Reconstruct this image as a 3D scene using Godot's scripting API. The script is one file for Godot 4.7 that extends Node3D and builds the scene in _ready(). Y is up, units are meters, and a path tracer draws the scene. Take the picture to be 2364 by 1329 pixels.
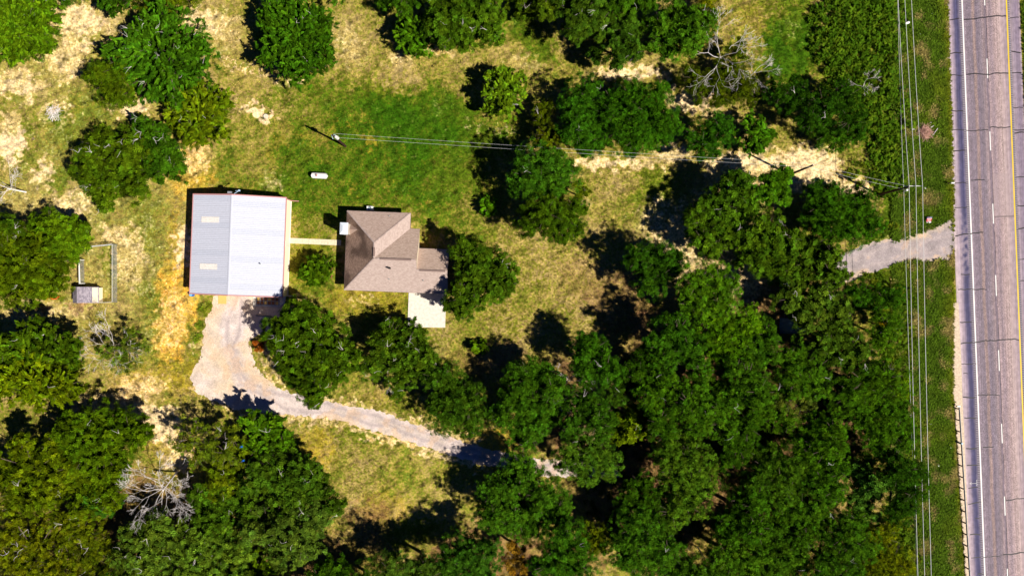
extends Node3D

const HIGH := 115.0      # height of the camera above the yard
const PPM := 13.8        # pixels of the photograph per metre on the ground
const CX := 1182.0
const CY := 664.5
var rng := RandomNumberGenerator.new()
var wob := FastNoiseLite.new()
var M := {}
var used := {}

# ---------------------------------------------------------------- helpers
class Shape:
	var v := PackedVector3Array()
	var n := PackedVector3Array()
	var uv := PackedVector2Array()
	var c := PackedColorArray()
	var ix := PackedInt32Array()
	var tint := Color.WHITE
	func tri(a: Vector3, b: Vector3, d: Vector3, out: Vector3):
		var nn := (d - a).cross(b - a)
		if nn.dot(out) < 0.0:
			var t := b; b = d; d = t
			nn = -nn
		nn = nn.normalized()
		var k := v.size()
		v.append(a); v.append(b); v.append(d)
		for i in 3:
			n.append(nn); c.append(tint)
		uv.append(Vector2(0, 0)); uv.append(Vector2(1, 0)); uv.append(Vector2(1, 1))
		ix.append(k); ix.append(k + 1); ix.append(k + 2)
	func quad(a: Vector3, b: Vector3, d: Vector3, e: Vector3, out: Vector3):
		var ua := Vector2(0, 0); var ub := Vector2(1, 0); var ud := Vector2(1, 1); var ue := Vector2(0, 1)
		var nn := (d - a).cross(b - a)
		if nn.length_squared() < 1e-12:
			nn = (e - a).cross(d - a)
		if nn.dot(out) < 0.0:
			var t := b; b = e; e = t
			var tu := ub; ub = ue; ue = tu
			nn = -nn
		nn = nn.normalized()
		var k := v.size()
		v.append(a); v.append(b); v.append(d); v.append(e)
		for i in 4:
			n.append(nn); c.append(tint)
		uv.append(ua); uv.append(ub); uv.append(ud); uv.append(ue)
		ix.append(k); ix.append(k + 1); ix.append(k + 2)
		ix.append(k); ix.append(k + 2); ix.append(k + 3)
	func box(lo: Vector3, hi: Vector3):
		var a := lo; var b := hi
		quad(Vector3(a.x, b.y, a.z), Vector3(b.x, b.y, a.z), Vector3(b.x, b.y, b.z), Vector3(a.x, b.y, b.z), Vector3.UP)
		quad(Vector3(a.x, a.y, a.z), Vector3(b.x, a.y, a.z), Vector3(b.x, a.y, b.z), Vector3(a.x, a.y, b.z), Vector3.DOWN)
		quad(Vector3(a.x, a.y, a.z), Vector3(b.x, a.y, a.z), Vector3(b.x, b.y, a.z), Vector3(a.x, b.y, a.z), Vector3.FORWARD)
		quad(Vector3(a.x, a.y, b.z), Vector3(b.x, a.y, b.z), Vector3(b.x, b.y, b.z), Vector3(a.x, b.y, b.z), Vector3.BACK)
		quad(Vector3(a.x, a.y, a.z), Vector3(a.x, a.y, b.z), Vector3(a.x, b.y, b.z), Vector3(a.x, b.y, a.z), Vector3.LEFT)
		quad(Vector3(b.x, a.y, a.z), Vector3(b.x, a.y, b.z), Vector3(b.x, b.y, b.z), Vector3(b.x, b.y, a.z), Vector3.RIGHT)
	func tube(pts: Array, radii: Array, sides: int = 6, caps: bool = true):
		var rings := []
		for i in pts.size():
			var p: Vector3 = pts[i]
			var t: Vector3 = (pts[mini(i + 1, pts.size() - 1)] - pts[maxi(i - 1, 0)])
			t = t.normalized()
			var s := t.cross(Vector3.UP if absf(t.y) < 0.9 else Vector3.RIGHT).normalized()
			var w := t.cross(s)
			var k := v.size()
			var r: float = radii[i]
			for j in sides:
				var a := TAU * j / sides
				var o := s * cos(a) + w * sin(a)
				v.append(p + o * r); n.append(o); c.append(tint); uv.append(Vector2(float(j) / sides, i))
			rings.append(k)
		for i in pts.size() - 1:
			for j in sides:
				var j2 := (j + 1) % sides
				var a: int = rings[i] + j; var b: int = rings[i] + j2
				var e: int = rings[i + 1] + j; var f: int = rings[i + 1] + j2
				ix.append(a); ix.append(f); ix.append(b); ix.append(a); ix.append(e); ix.append(f)
		if caps:
			for q in [0, pts.size() - 1]:
				var d: Vector3 = (pts[q] - pts[1 if q == 0 else q - 1]).normalized()
				var k := v.size()
				for j in sides:
					v.append(v[rings[q] + j]); n.append(d); c.append(tint); uv.append(Vector2(0, 0))
				for j in sides - 2:
					if q == 0:
						ix.append(k); ix.append(k + j + 1); ix.append(k + j + 2)
					else:
						ix.append(k); ix.append(k + j + 2); ix.append(k + j + 1)
	func bar(a: Vector3, b: Vector3, r: float, sides: int = 6):
		tube([a, b], [r, r], sides)
	func mesh() -> ArrayMesh:
		var arr := []
		arr.resize(Mesh.ARRAY_MAX)
		arr[Mesh.ARRAY_VERTEX] = v; arr[Mesh.ARRAY_NORMAL] = n; arr[Mesh.ARRAY_TEX_UV] = uv
		arr[Mesh.ARRAY_COLOR] = c; arr[Mesh.ARRAY_INDEX] = ix
		var m := ArrayMesh.new()
		m.add_surface_from_arrays(Mesh.PRIMITIVE_TRIANGLES, arr)
		return m

func lin(r: float, g: float, b: float) -> Color:      # an sRGB triple 0..255 as a linear colour
	return Color(r / 255.0, g / 255.0, b / 255.0).srgb_to_linear()

func mat(name_: String, col: Color, rough := 0.9, metal := 0.0, spec := 0.4) -> StandardMaterial3D:
	var m := StandardMaterial3D.new()
	m.albedo_color = col
	m.roughness = rough; m.metallic = metal; m.metallic_specular = spec
	M[name_] = m
	return m

func numbered(called: String) -> String:
	if not used.has(called):
		used[called] = 0
		return called
	used[called] += 1
	return "%s_%03d" % [called, used[called]]

func thing(called: String, label: String, category: String, at := Vector3.ZERO, turn := 0.0, group := "") -> Node3D:
	var o := Node3D.new()
	o.name = numbered(called)
	add_child(o)
	o.position = at; o.rotation.y = turn
	o.set_meta("label", label); o.set_meta("category", category)
	if group != "":
		o.set_meta("group", group)
	return o

func part(called: String, s: Variant, m: Material, parent: Node) -> MeshInstance3D:
	var o := MeshInstance3D.new()
	o.name = called
	o.mesh = s.mesh() if s is Shape else s
	o.material_override = m
	parent.add_child(o, true)
	return o

func solo(called: String, s: Shape, m: Material, label: String, category: String, group := "") -> MeshInstance3D:
	var o := part(numbered(called), s, m, self)
	o.set_meta("label", label); o.set_meta("category", category)
	if group != "":
		o.set_meta("group", group)
	return o

func struct(called: String, s: Shape, m: Material) -> MeshInstance3D:
	var o := part(numbered(called), s, m, self)
	o.set_meta("kind", "structure")
	return o

func at(px: float, py: float, h := 0.0) -> Vector3:   # the place at height h that the photograph shows at px, py
	var k := (1.0 - h / HIGH) / PPM
	return Vector3((px - CX) * k, h, (py - CY) * k)

func rf(a: float, b: float) -> float:
	return rng.randf_range(a, b)

func noise_bytes(w: int, h: int, freq: float, octaves: int, sd: int, sx := 1.0) -> PackedByteArray:
	var f := FastNoiseLite.new()
	f.noise_type = FastNoiseLite.TYPE_SIMPLEX_SMOOTH
	f.seed = sd; f.frequency = freq
	f.fractal_type = FastNoiseLite.FRACTAL_FBM; f.fractal_octaves = octaves
	if sx == 1.0:
		return f.get_image(w, h, false, false, true).get_data()
	var im := f.get_image(w, int(h * sx), false, false, true)
	im.resize(w, h, Image.INTERPOLATE_BILINEAR)
	return im.get_data()

func grain(base: Color, dark: float, light: float, sd: int, freq := 0.05, size := 256) -> ImageTexture:
	# a tiling tone texture round one colour: coarse stains and fine grain
	var f := FastNoiseLite.new()
	f.seed = sd; f.frequency = freq; f.fractal_octaves = 4
	var a := f.get_seamless_image(size, size).get_data()
	f.frequency = 0.4; f.seed = sd + 7
	var b := f.get_seamless_image(size, size).get_data()
	var out := PackedByteArray()
	out.resize(size * size * 3)
	for i in size * size:
		var t := lerpf(dark, light, clampf(a[i] / 255.0 * 0.65 + b[i] / 255.0 * 0.35, 0, 1))
		out[i * 3] = clampi(int(base.r * t * 255), 0, 255)
		out[i * 3 + 1] = clampi(int(base.g * t * 255), 0, 255)
		out[i * 3 + 2] = clampi(int(base.b * t * 255), 0, 255)
	return ImageTexture.create_from_image(Image.create_from_data(size, size, false, Image.FORMAT_RGB8, out))

func textured(name_: String, base: Color, dark: float, light: float, sd: int, scale_: float, rough := 0.9, freq := 0.05) -> StandardMaterial3D:
	var m := mat(name_, Color.WHITE, rough)
	m.albedo_texture = grain(base, dark, light, sd, freq)
	m.uv1_triplanar = true; m.uv1_world_triplanar = true
	m.uv1_scale = Vector3.ONE * scale_
	return m

func stuff(called: String, mesh: Mesh, m: Material, buf: PackedFloat32Array, parent: Node) -> MultiMeshInstance3D:
	var mm := MultiMesh.new()
	mm.transform_format = MultiMesh.TRANSFORM_3D
	mm.use_colors = true
	mm.mesh = mesh
	mm.instance_count = buf.size() / 16
	mm.buffer = buf
	var o := MultiMeshInstance3D.new()
	o.name = called
	o.multimesh = mm
	o.material_override = m
	parent.add_child(o, true)
	o.set_meta("kind", "stuff")
	return o

func put(buf: PackedFloat32Array, b: Basis, p: Vector3, c: Color):
	buf.append_array(PackedFloat32Array([b.x.x, b.y.x, b.z.x, p.x, b.x.y, b.y.y, b.z.y, p.y, b.x.z, b.y.z, b.z.z, p.z, c.r, c.g, c.b, 1.0]))

func upright(up: Vector3, spin: float, s: float) -> Basis:
	var side := up.cross(Vector3(cos(spin), 0.13, sin(spin))).normalized()
	var fwd := side.cross(up)
	return Basis(side * s, up * s, fwd * s)

# ---------------------------------------------------------------- ground
const GW := 1536
const GH := 864
const GX := 200.0        # metres covered by the painted ground
const GZ := 112.5
const FW := 512
const FH := 288
var fld := []            # green, lush, sand, orange, litter
var ground_px := PackedByteArray()

func patch(px: float, py: float, rx: float, ry: float, what: String, amount: float, soft := 0.5, turn := 0.0):
	# one spot of the yard where the cover differs: g green, l lush, s bare sand, o ochre, d leaf litter
	var ch := "glsod".find(what[0])
	var k := FW / (GX * PPM)
	var cx := (px - CX) * k + FW * 0.5
	var cy := (py - CY) * k + FH * 0.5
	var ax := rx * k; var ay := ry * k
	var big := maxf(ax, ay) * 1.5 + 2
	var f: PackedFloat32Array = fld[ch]
	var ct := cos(turn); var stn := sin(turn)
	for y in range(maxi(0, int(cy - big)), mini(FH, int(cy + big) + 1)):
		for x in range(maxi(0, int(cx - big)), mini(FW, int(cx + big) + 1)):
			var dx := x - cx; var dy := y - cy
			var u := (dx * ct + dy * stn) / ax
			var w := (-dx * stn + dy * ct) / ay
			var e := sqrt(u * u + w * w) + wob.get_noise_2d(x * 4.0, y * 4.0) * 0.42 + wob.get_noise_2d(x * 13.0 + 900, y * 13.0) * 0.16
			var t := 1.0 - smoothstep(1.0 - soft, 1.0 + soft * 0.4, e)
			if t > 0.0:
				f[y * FW + x] = lerpf(f[y * FW + x], amount, t)
	fld[ch] = f

func streak(x0: float, y0: float, x1: float, y1: float, r: float, what: String, amount: float):
	var n := int(Vector2(x1 - x0, y1 - y0).length() / (r * 1.1)) + 1
	for i in n + 1:
		var t := float(i) / n
		patch(lerpf(x0, x1, t), lerpf(y0, y1, t), r, r, what, amount, 0.6)

func paint_ground():
	for i in 5:
		var a := PackedFloat32Array()
		a.resize(FW * FH)
		a.fill([0.42, 0.27, 0.06, 0.05, 0.0][i])
		fld.append(a)
	patch(210, 520, 330, 420, "s", 0.3, 0.6)
	patch(260, 120, 380, 160, "s", 0.24, 0.6)
	# the middle lawn, greenest between the house and the pole
	patch(860, 330, 330, 190, "g", 0.74)
	patch(900, 330, 290, 180, "l", 0.8)
	patch(720, 400, 160, 120, "g", 0.76)
	patch(760, 430, 130, 70, "l", 0.85)
	patch(960, 270, 130, 90, "g", 0.95)
	patch(940, 300, 120, 90, "l", 1.0)
	patch(1010, 400, 130, 90, "g", 0.85)
	patch(880, 460, 160, 60, "g", 0.72)
	patch(900, 210, 90, 50, "g", 0.85)
	patch(660, 380, 60, 50, "g", 0.82)
	patch(640, 370, 50, 60, "l", 0.9)
	patch(1090, 330, 70, 60, "g", 0.82)
	patch(730, 310, 50, 30, "g", 0.4)
	patch(850, 315, 16, 26, "g", 0.12)
	patch(620, 300, 60, 60, "g", 0.42)
	patch(560, 360, 90, 60, "g", 0.42)
	patch(520, 400, 60, 40, "g", 0.5)
	patch(900, 130, 200, 70, "g", 0.36)
	patch(880, 170, 110, 45, "l", 0.1)
	patch(940, 60, 50, 70, "g", 0.42)
	patch(800, 90, 40, 70, "s", 0.5)
	patch(1010, 110, 45, 25, "s", 0.55)
	patch(1015, 95, 25, 20, "o", 0.6)
	patch(920, 135, 40, 20, "s", 0.5)
	patch(880, 40, 40, 60, "g", 0.5)
	patch(560, 120, 60, 120, "g", 0.34)
	patch(640, 160, 60, 40, "s", 0.35)
	patch(500, 60, 50, 50, "s", 0.5)
	patch(450, 40, 60, 40, "s", 0.7)
	patch(190, 40, 100, 50, "s", 0.75)
	patch(140, 130, 70, 60, "s", 0.62)
	patch(40, 190, 90, 40, "s", 0.68)
	patch(100, 200, 140, 50, "g", 0.42)
	patch(300, 245, 45, 25, "s", 0.9)
	patch(585, 255, 46, 20, "s", 0.95, 0.4, 0.35)
	patch(605, 268, 24, 12, "s", 1.0)
	patch(200, 200, 60, 60, "g", 0.5)
	patch(190, 300, 90, 60, "g", 0.62)
	patch(215, 240, 40, 50, "l", 0.6)
	patch(60, 260, 60, 60, "g", 0.5)
	patch(20, 320, 45, 60, "s", 1.0)
	patch(15, 280, 30, 40, "s", 0.6)
	patch(124, 256, 42, 34, "s", 0.7)
	patch(126, 262, 27, 22, "s", 0.1)
	patch(126, 262, 27, 22, "g", 0.75)
	patch(60, 360, 40, 60, "g", 0.6)
	patch(125, 410, 50, 40, "g", 0.72)
	patch(130, 400, 40, 40, "l", 0.7)
	patch(95, 390, 28, 45, "s", 0.75)
	patch(40, 470, 90, 45, "s", 0.4)
	patch(160, 470, 60, 40, "s", 0.65)
	patch(200, 460, 60, 30, "g", 0.6)
	patch(450, 360, 40, 50, "s", 0.6)
	patch(440, 360, 40, 60, "o", 0.6)
	patch(440, 410, 60, 60, "o", 0.55)
	patch(480, 410, 40, 20, "g", 0.62)
	# between the dog pen and the shop
	patch(310, 530, 80, 80, "g", 0.45)
	patch(300, 600, 60, 70, "s", 0.55)
	patch(330, 480, 60, 40, "g", 0.55)
	patch(345, 640, 30, 140, "g", 0.56)
	patch(270, 540, 50, 30, "s", 0.6)
	patch(420, 560, 24, 60, "s", 0.98)
	patch(395, 560, 16, 110, "g", 0.65)
	patch(395, 520, 14, 60, "o", 0.5)
	patch(405, 690, 55, 110, "o", 0.85)
	patch(395, 770, 42, 90, "o", 0.85)
	patch(395, 740, 46, 90, "s", 0.5)
	patch(440, 770, 28, 60, "g", 0.6)
	patch(400, 850, 70, 50, "g", 0.68)
	patch(430, 850, 40, 40, "o", 0.35)
	patch(350, 880, 110, 40, "o", 0.4)
	patch(330, 890, 80, 30, "s", 0.6)
	patch(270, 850, 60, 60, "g", 0.5)
	patch(470, 720, 24, 60, "g", 0.6)
	patch(225, 620, 30, 40, "s", 0.4)
	patch(245, 600, 14, 60, "g", 0.85)
	patch(100, 715, 110, 28, "s", 0.5)
	patch(170, 700, 20, 20, "d", 0.8)
	patch(30, 950, 80, 40, "g", 0.42)
	patch(250, 940, 110, 40, "s", 0.62)
	patch(260, 930, 100, 40, "d", 0.3)
	patch(370, 980, 60, 60, "s", 0.85)
	patch(370, 1010, 60, 60, "o", 0.35)
	patch(400, 1060, 50, 40, "s", 0.7)
	patch(430, 1050, 60, 40, "o", 0.5)
	patch(340, 1180, 110, 60, "d", 0.7)
	# round the house and the walk
	patch(720, 610, 70, 100, "l", 0.6)
	patch(860, 710, 140, 50, "l", 0.55)
	patch(720, 610, 60, 90, "g", 0.62)
	patch(560, 400, 130, 70, "l", 0.6)
	patch(1080, 420, 90, 130, "l", 0.6)
	patch(320, 500, 90, 60, "l", 0.45)
	patch(345, 640, 40, 160, "l", 0.5)
	patch(140, 300, 120, 90, "l", 0.5)
	patch(1250, 660, 210, 130, "l", 0.05)
	patch(720, 520, 60, 45, "g", 0.66)
	patch(700, 600, 50, 80, "o", 0.25)
	patch(860, 700, 120, 40, "g", 0.52)
	patch(850, 690, 110, 40, "o", 0.3)
	patch(830, 690, 40, 12, "s", 0.55)
	patch(1000, 790, 30, 25, "g", 0.62)
	patch(1010, 800, 20, 20, "s", 0.4)
	# the dry field east of the house
	patch(1250, 660, 210, 130, "g", 0.42)
	patch(1330, 560, 120, 120, "g", 0.38)
	patch(1420, 450, 80, 90, "g", 0.40)
	patch(1080, 510, 80, 50, "g", 0.58)
	patch(1290, 700, 140, 60, "l", 0.1)
	patch(1350, 650, 80, 60, "d", 0.25)
	patch(1180, 640, 60, 60, "g", 0.5)
	patch(1110, 730, 70, 50, "g", 0.5)
	patch(1200, 750, 60, 30, "g", 0.34)
	# the sandy break under the wires
	patch(1420, 370, 140, 18, "s", 0.75)
	patch(1560, 350, 60, 25, "s", 0.7)
	patch(1700, 375, 110, 40, "s", 0.85)
	patch(1850, 390, 110, 60, "s", 0.82)
	patch(1960, 430, 60, 35, "s", 0.8)
	patch(1750, 420, 120, 50, "s", 0.62)
	patch(1780, 390, 50, 20, "g", 0.5)
	patch(1590, 230, 60, 30, "s", 0.9)
	patch(1450, 165, 110, 22, "s", 0.85)
	patch(1650, 260, 50, 18, "s", 0.6)
	patch(1230, 90, 60, 60, "g", 0.75)
	patch(1200, 40, 30, 60, "g", 0.85)
	patch(1200, 40, 30, 60, "l", 0.6)
	patch(1260, 120, 50, 35, "l", 0.6)
	patch(1170, 130, 60, 40, "g", 0.36)
	patch(1740, 80, 60, 90, "g", 0.48)
	patch(1815, 90, 75, 125, "g", 0.95)
	patch(1825, 110, 70, 120, "l", 0.9)
	patch(1730, 50, 40, 50, "o", 0.15)
	# woods: bare sandy soil and leaf litter
	patch(1640, 560, 150, 190, "s", 0.5)
	patch(1560, 560, 110, 120, "s", 0.65)
	patch(1530, 470, 90, 70, "g", 0.75)
	patch(1740, 700, 150, 160, "d", 0.6)
	patch(1700, 640, 90, 60, "s", 0.7)
	patch(1440, 700, 90, 90, "d", 0.45)
	patch(1660, 1000, 420, 330, "d", 0.75)
	patch(1350, 950, 160, 120, "d", 0.7)
	patch(1370, 950, 80, 100, "s", 0.6)
	patch(1250, 800, 150, 50, "g", 0.35)
	patch(1130, 830, 90, 50, "d", 0.4)
	patch(1130, 1020, 70, 40, "o", 0.5)
	patch(1150, 1300, 240, 90, "d", 0.7)
	patch(620, 1300, 300, 70, "d", 0.6)
	patch(300, 1200, 300, 130, "d", 0.5)
	patch(1000, 880, 60, 30, "g", 0.5)
	# the southern glade
	patch(870, 1060, 160, 130, "g", 0.44)
	patch(760, 1010, 60, 30, "g", 0.6)
	patch(820, 1000, 50, 20, "g", 0.72)
	patch(880, 1170, 80, 40, "o", 0.25)
	patch(840, 1180, 70, 30, "d", 0.5)
	patch(720, 1030, 50, 60, "o", 0.35)
	patch(860, 1240, 60, 60, "d", 0.4)
	patch(950, 1230, 60, 40, "g", 0.8)
	patch(880, 940, 80, 30, "g", 0.62)
	patch(870, 920, 60, 30, "o", 0.15)
	# roadside
	patch(2110, 660, 100, 900, "g", 0.86, 0.25)
	patch(2110, 660, 90, 900, "l", 0.55, 0.3)
	patch(2150, 330, 40, 420, "l", 0.7, 0.4)
	patch(2000, 160, 110, 220, "g", 0.85)
	patch(2070, 100, 16, 120, "o", 0.3)
	patch(2110, 400, 20, 40, "o", 0.4)
	patch(2150, 960, 30, 80, "s", 0.3)
	patch(2155, 1120, 18, 80, "s", 0.3)
	patch(2140, 1000, 10, 200, "o", 0.3)
	patch(2155, 680, 30, 40, "o", 0.25)
	patch(2050, 540, 60, 45, "g", 0.6)
	patch(2050, 540, 50, 40, "s", 0.3)
	streak(150, 102, 245, 98, 5, "s", 0.75)
	streak(505, 135, 690, 188, 5, "s", 0.7)
	streak(1080, 280, 1180, 300, 5, "s", 0.5)
	var way := [[450, 800, 700, 690], [455, 880, 540, 945], [540, 948, 760, 968], [760, 968, 960, 1028], [960, 1028, 1090, 1066], [720, 922, 860, 945], [860, 945, 1110, 1030], [600, 770, 640, 895]]
	for w in way:
		streak(w[0], w[1], w[2], w[3], 13, "s", 0.62)
	streak(830, 985, 960, 1028, 7, "o", 0.75)
	for i in 60:                                     # odd dry and green spots all over
		patch(rf(0, 2000), rf(0, 1329), rf(12, 40), rf(10, 30), "gs"[i % 2], rf(0.3, 0.85) if i % 2 == 0 else rf(0.1, 0.5), 0.8, rf(0, 3))
	for i in 120:
		patch(rf(500, 1450), rf(150, 760), rf(5, 16), rf(4, 12), "g", rf(0.15, 0.95), 0.8, rf(0, 3))
	# colours are what the cover itself has; light and shade come from the sun
	var fine := noise_bytes(GW, GH, 0.22, 3, 11)
	var clump := noise_bytes(GW, GH, 0.055, 3, 12)
	var broad := noise_bytes(GW, GH, 0.016, 3, 13)
	var speck := noise_bytes(GW, GH, 0.45, 2, 14)
	var wx := noise_bytes(GW, GH, 0.08, 2, 15)
	var wz := noise_bytes(GW, GH, 0.08, 2, 16)
	ground_px.resize(GW * GH * 3)
	var fg: PackedFloat32Array = fld[0]; var fl: PackedFloat32Array = fld[1]; var fs: PackedFloat32Array = fld[2]
	var fo: PackedFloat32Array = fld[3]; var fd: PackedFloat32Array = fld[4]
	for y in GH:
		for x in GW:
			var i := y * GW + x
			var qx := clampi(int((x + (wx[i] - 128) * 0.11) / 3.0), 0, FW - 1)
			var qy := clampi(int((y + (wz[i] - 128) * 0.11) / 3.0), 0, FH - 1)
			var q := qy * FW + qx
			var f1 := fine[i] / 255.0 - 0.5
			var f2 := clump[i] / 255.0 - 0.5
			var f3 := broad[i] / 255.0 - 0.5
			var f4 := speck[i] / 255.0 - 0.5
			var t := smoothstep(0.12, 0.88, fg[q] + f1 * 1.0 + f2 * 0.42 + f3 * 0.3)
			var l := clampf(fl[q] + f2 * 0.5 + f3 * 0.5, 0.0, 1.0)
			var gr := lerpf(106.0, 46.0, l)
			var gg := lerpf(114.0, 90.0, l)
			var gb := lerpf(24.0, 6.0, l)
			var gold := clampf(fl[q] * 1.25 - 0.12 + f3 * 0.6, 0.0, 1.0)      # dry grass between green blades is golden, bleached where little grows
			var r := lerpf(lerpf(184.0, 138.0, gold) + f3 * 20.0, gr, t)
			var g := lerpf(lerpf(160.0, 130.0, gold) + f3 * 14.0, gg, t)
			var b := lerpf(lerpf(100.0, 36.0, gold), gb, t)
			var o := clampf(fo[q] * (1.0 + f2 * 1.6) + f1 * 0.35 * minf(fo[q] * 4.0, 1.0), 0.0, 1.0)
			r = lerpf(r, 228.0, o); g = lerpf(g, 176.0, o); b = lerpf(b, 60.0, o)
			var d := clampf(fd[q] * (1.0 + f2 * 1.4), 0.0, 1.0)
			r = lerpf(r, 134.0, d); g = lerpf(g, 96.0, d); b = lerpf(b, 70.0, d)
			var s := smoothstep(0.16, 0.92, fs[q] + f1 * 0.62 + f2 * 0.42 + f3 * 0.2)
			r = lerpf(r, 244.0, s); g = lerpf(g, 212.0, s); b = lerpf(b, 164.0, s)
			var k := 0.97 + f4 * 0.5 + f1 * 0.2
			ground_px[i * 3] = clampi(int(r * k), 0, 255)
			ground_px[i * 3 + 1] = clampi(int(g * k), 0, 255)
			ground_px[i * 3 + 2] = clampi(int(b * k), 0, 255)

func ground_colour(p: Vector3) -> Color:
	var x := clampi(int((p.x / GX + 0.5) * GW), 0, GW - 1)
	var y := clampi(int((p.z / GZ + 0.5) * GH), 0, GH - 1)
	var i := (y * GW + x) * 3
	return lin(ground_px[i], ground_px[i + 1], ground_px[i + 2])

func sheet(pts: PackedVector2Array, y: float, per := 6.0) -> Shape:   # a flat sheet with a free outline, seen from above
	var s := Shape.new()
	var t := Geometry2D.triangulate_polygon(pts)
	for i in range(0, t.size(), 3):
		var k := s.v.size()
		for j in 3:
			var p := pts[t[i + j]]
			s.v.append(Vector3(p.x, y, p.y)); s.n.append(Vector3.UP); s.c.append(Color.WHITE); s.uv.append(p / per)
		var nn := (s.v[k + 2] - s.v[k]).cross(s.v[k + 1] - s.v[k])
		if nn.y >= 0:
			s.ix.append(k); s.ix.append(k + 1); s.ix.append(k + 2)
		else:
			s.ix.append(k); s.ix.append(k + 2); s.ix.append(k + 1)
	return s

func ragged(pts: Array, amp: float) -> PackedVector2Array:            # a px outline as metres, its edge broken up
	var out := PackedVector2Array()
	for i in pts.size():
		var a: Vector2 = pts[i]; var b: Vector2 = pts[(i + 1) % pts.size()]
		var n := maxi(1, int(a.distance_to(b) / 4.0))
		var nrm := (b - a).orthogonal().normalized()
		for j in n:
			var p := a.lerp(b, float(j) / n)
			var w := Vector2(wob.get_noise_2d(p.x * 3.0, p.y * 3.0), wob.get_noise_2d(p.x * 3.0 + 500, p.y * 3.0 + 77)) * amp
			p += w + nrm * rf(-1, 1) * amp * 0.3
			out.append((p - Vector2(CX, CY)) / PPM)
	return out

# ---------------------------------------------------------------- trees
var sprigs := []          # meshes of a few leaves
func leaf(s: Shape, p: Vector3, along: Vector3, up: Vector3, ln: float, wd: float):
	var side := along.cross(up).normalized() * wd * 0.5
	var mid := p + along * ln * 0.5 + up * wd * 0.18
	s.tri(p, mid - side, mid + side, up)
	s.tri(p + along * ln, mid - side, mid + side, up)

func make_sprigs():
	# 0 broad leaves in a rosette, 1 narrow leaves along a spray, 2 fine small leaves
	for kind in 3:
		var s := Shape.new()
		var n: int = [13, 18, 16][kind]
		for i in n:
			var a := TAU * i / n * 2.4 + rf(-0.3, 0.3)
			if kind == 1:
				var t := float(i) / n
				var sd := 1.0 if i % 2 == 0 else -1.0
				var al := Vector3(sd * rf(0.5, 0.9), rf(-0.1, 0.35), rf(0.5, 0.9)).normalized()
				leaf(s, Vector3(0, 0.05 * sin(t * 3.0), t * 0.75 - 0.35), al, Vector3(rf(-0.4, 0.4), 1, rf(-0.4, 0.4)).normalized(), rf(0.2, 0.3) * (1.15 - t * 0.5), rf(0.08, 0.12))
			else:
				var el := rf(-0.25, 0.75)
				var al := Vector3(cos(a) * cos(el), sin(el), sin(a) * cos(el))
				var up := Vector3(rf(-0.5, 0.5), 1, rf(-0.5, 0.5)).normalized()
				if absf(al.dot(up)) > 0.9:
					up = Vector3(1, 0.3, 0).normalized()
				up = (up - al * al.dot(up)).normalized()
				var l: float = rf(0.18, 0.26) if kind == 0 else rf(0.13, 0.2)
				leaf(s, al * rf(0.04, 0.2) + Vector3(rf(-0.1, 0.1), rf(-0.08, 0.08), rf(-0.1, 0.1)), al, up, l, l * (0.68 if kind == 0 else 0.45))
		sprigs.append(s.mesh())

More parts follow.
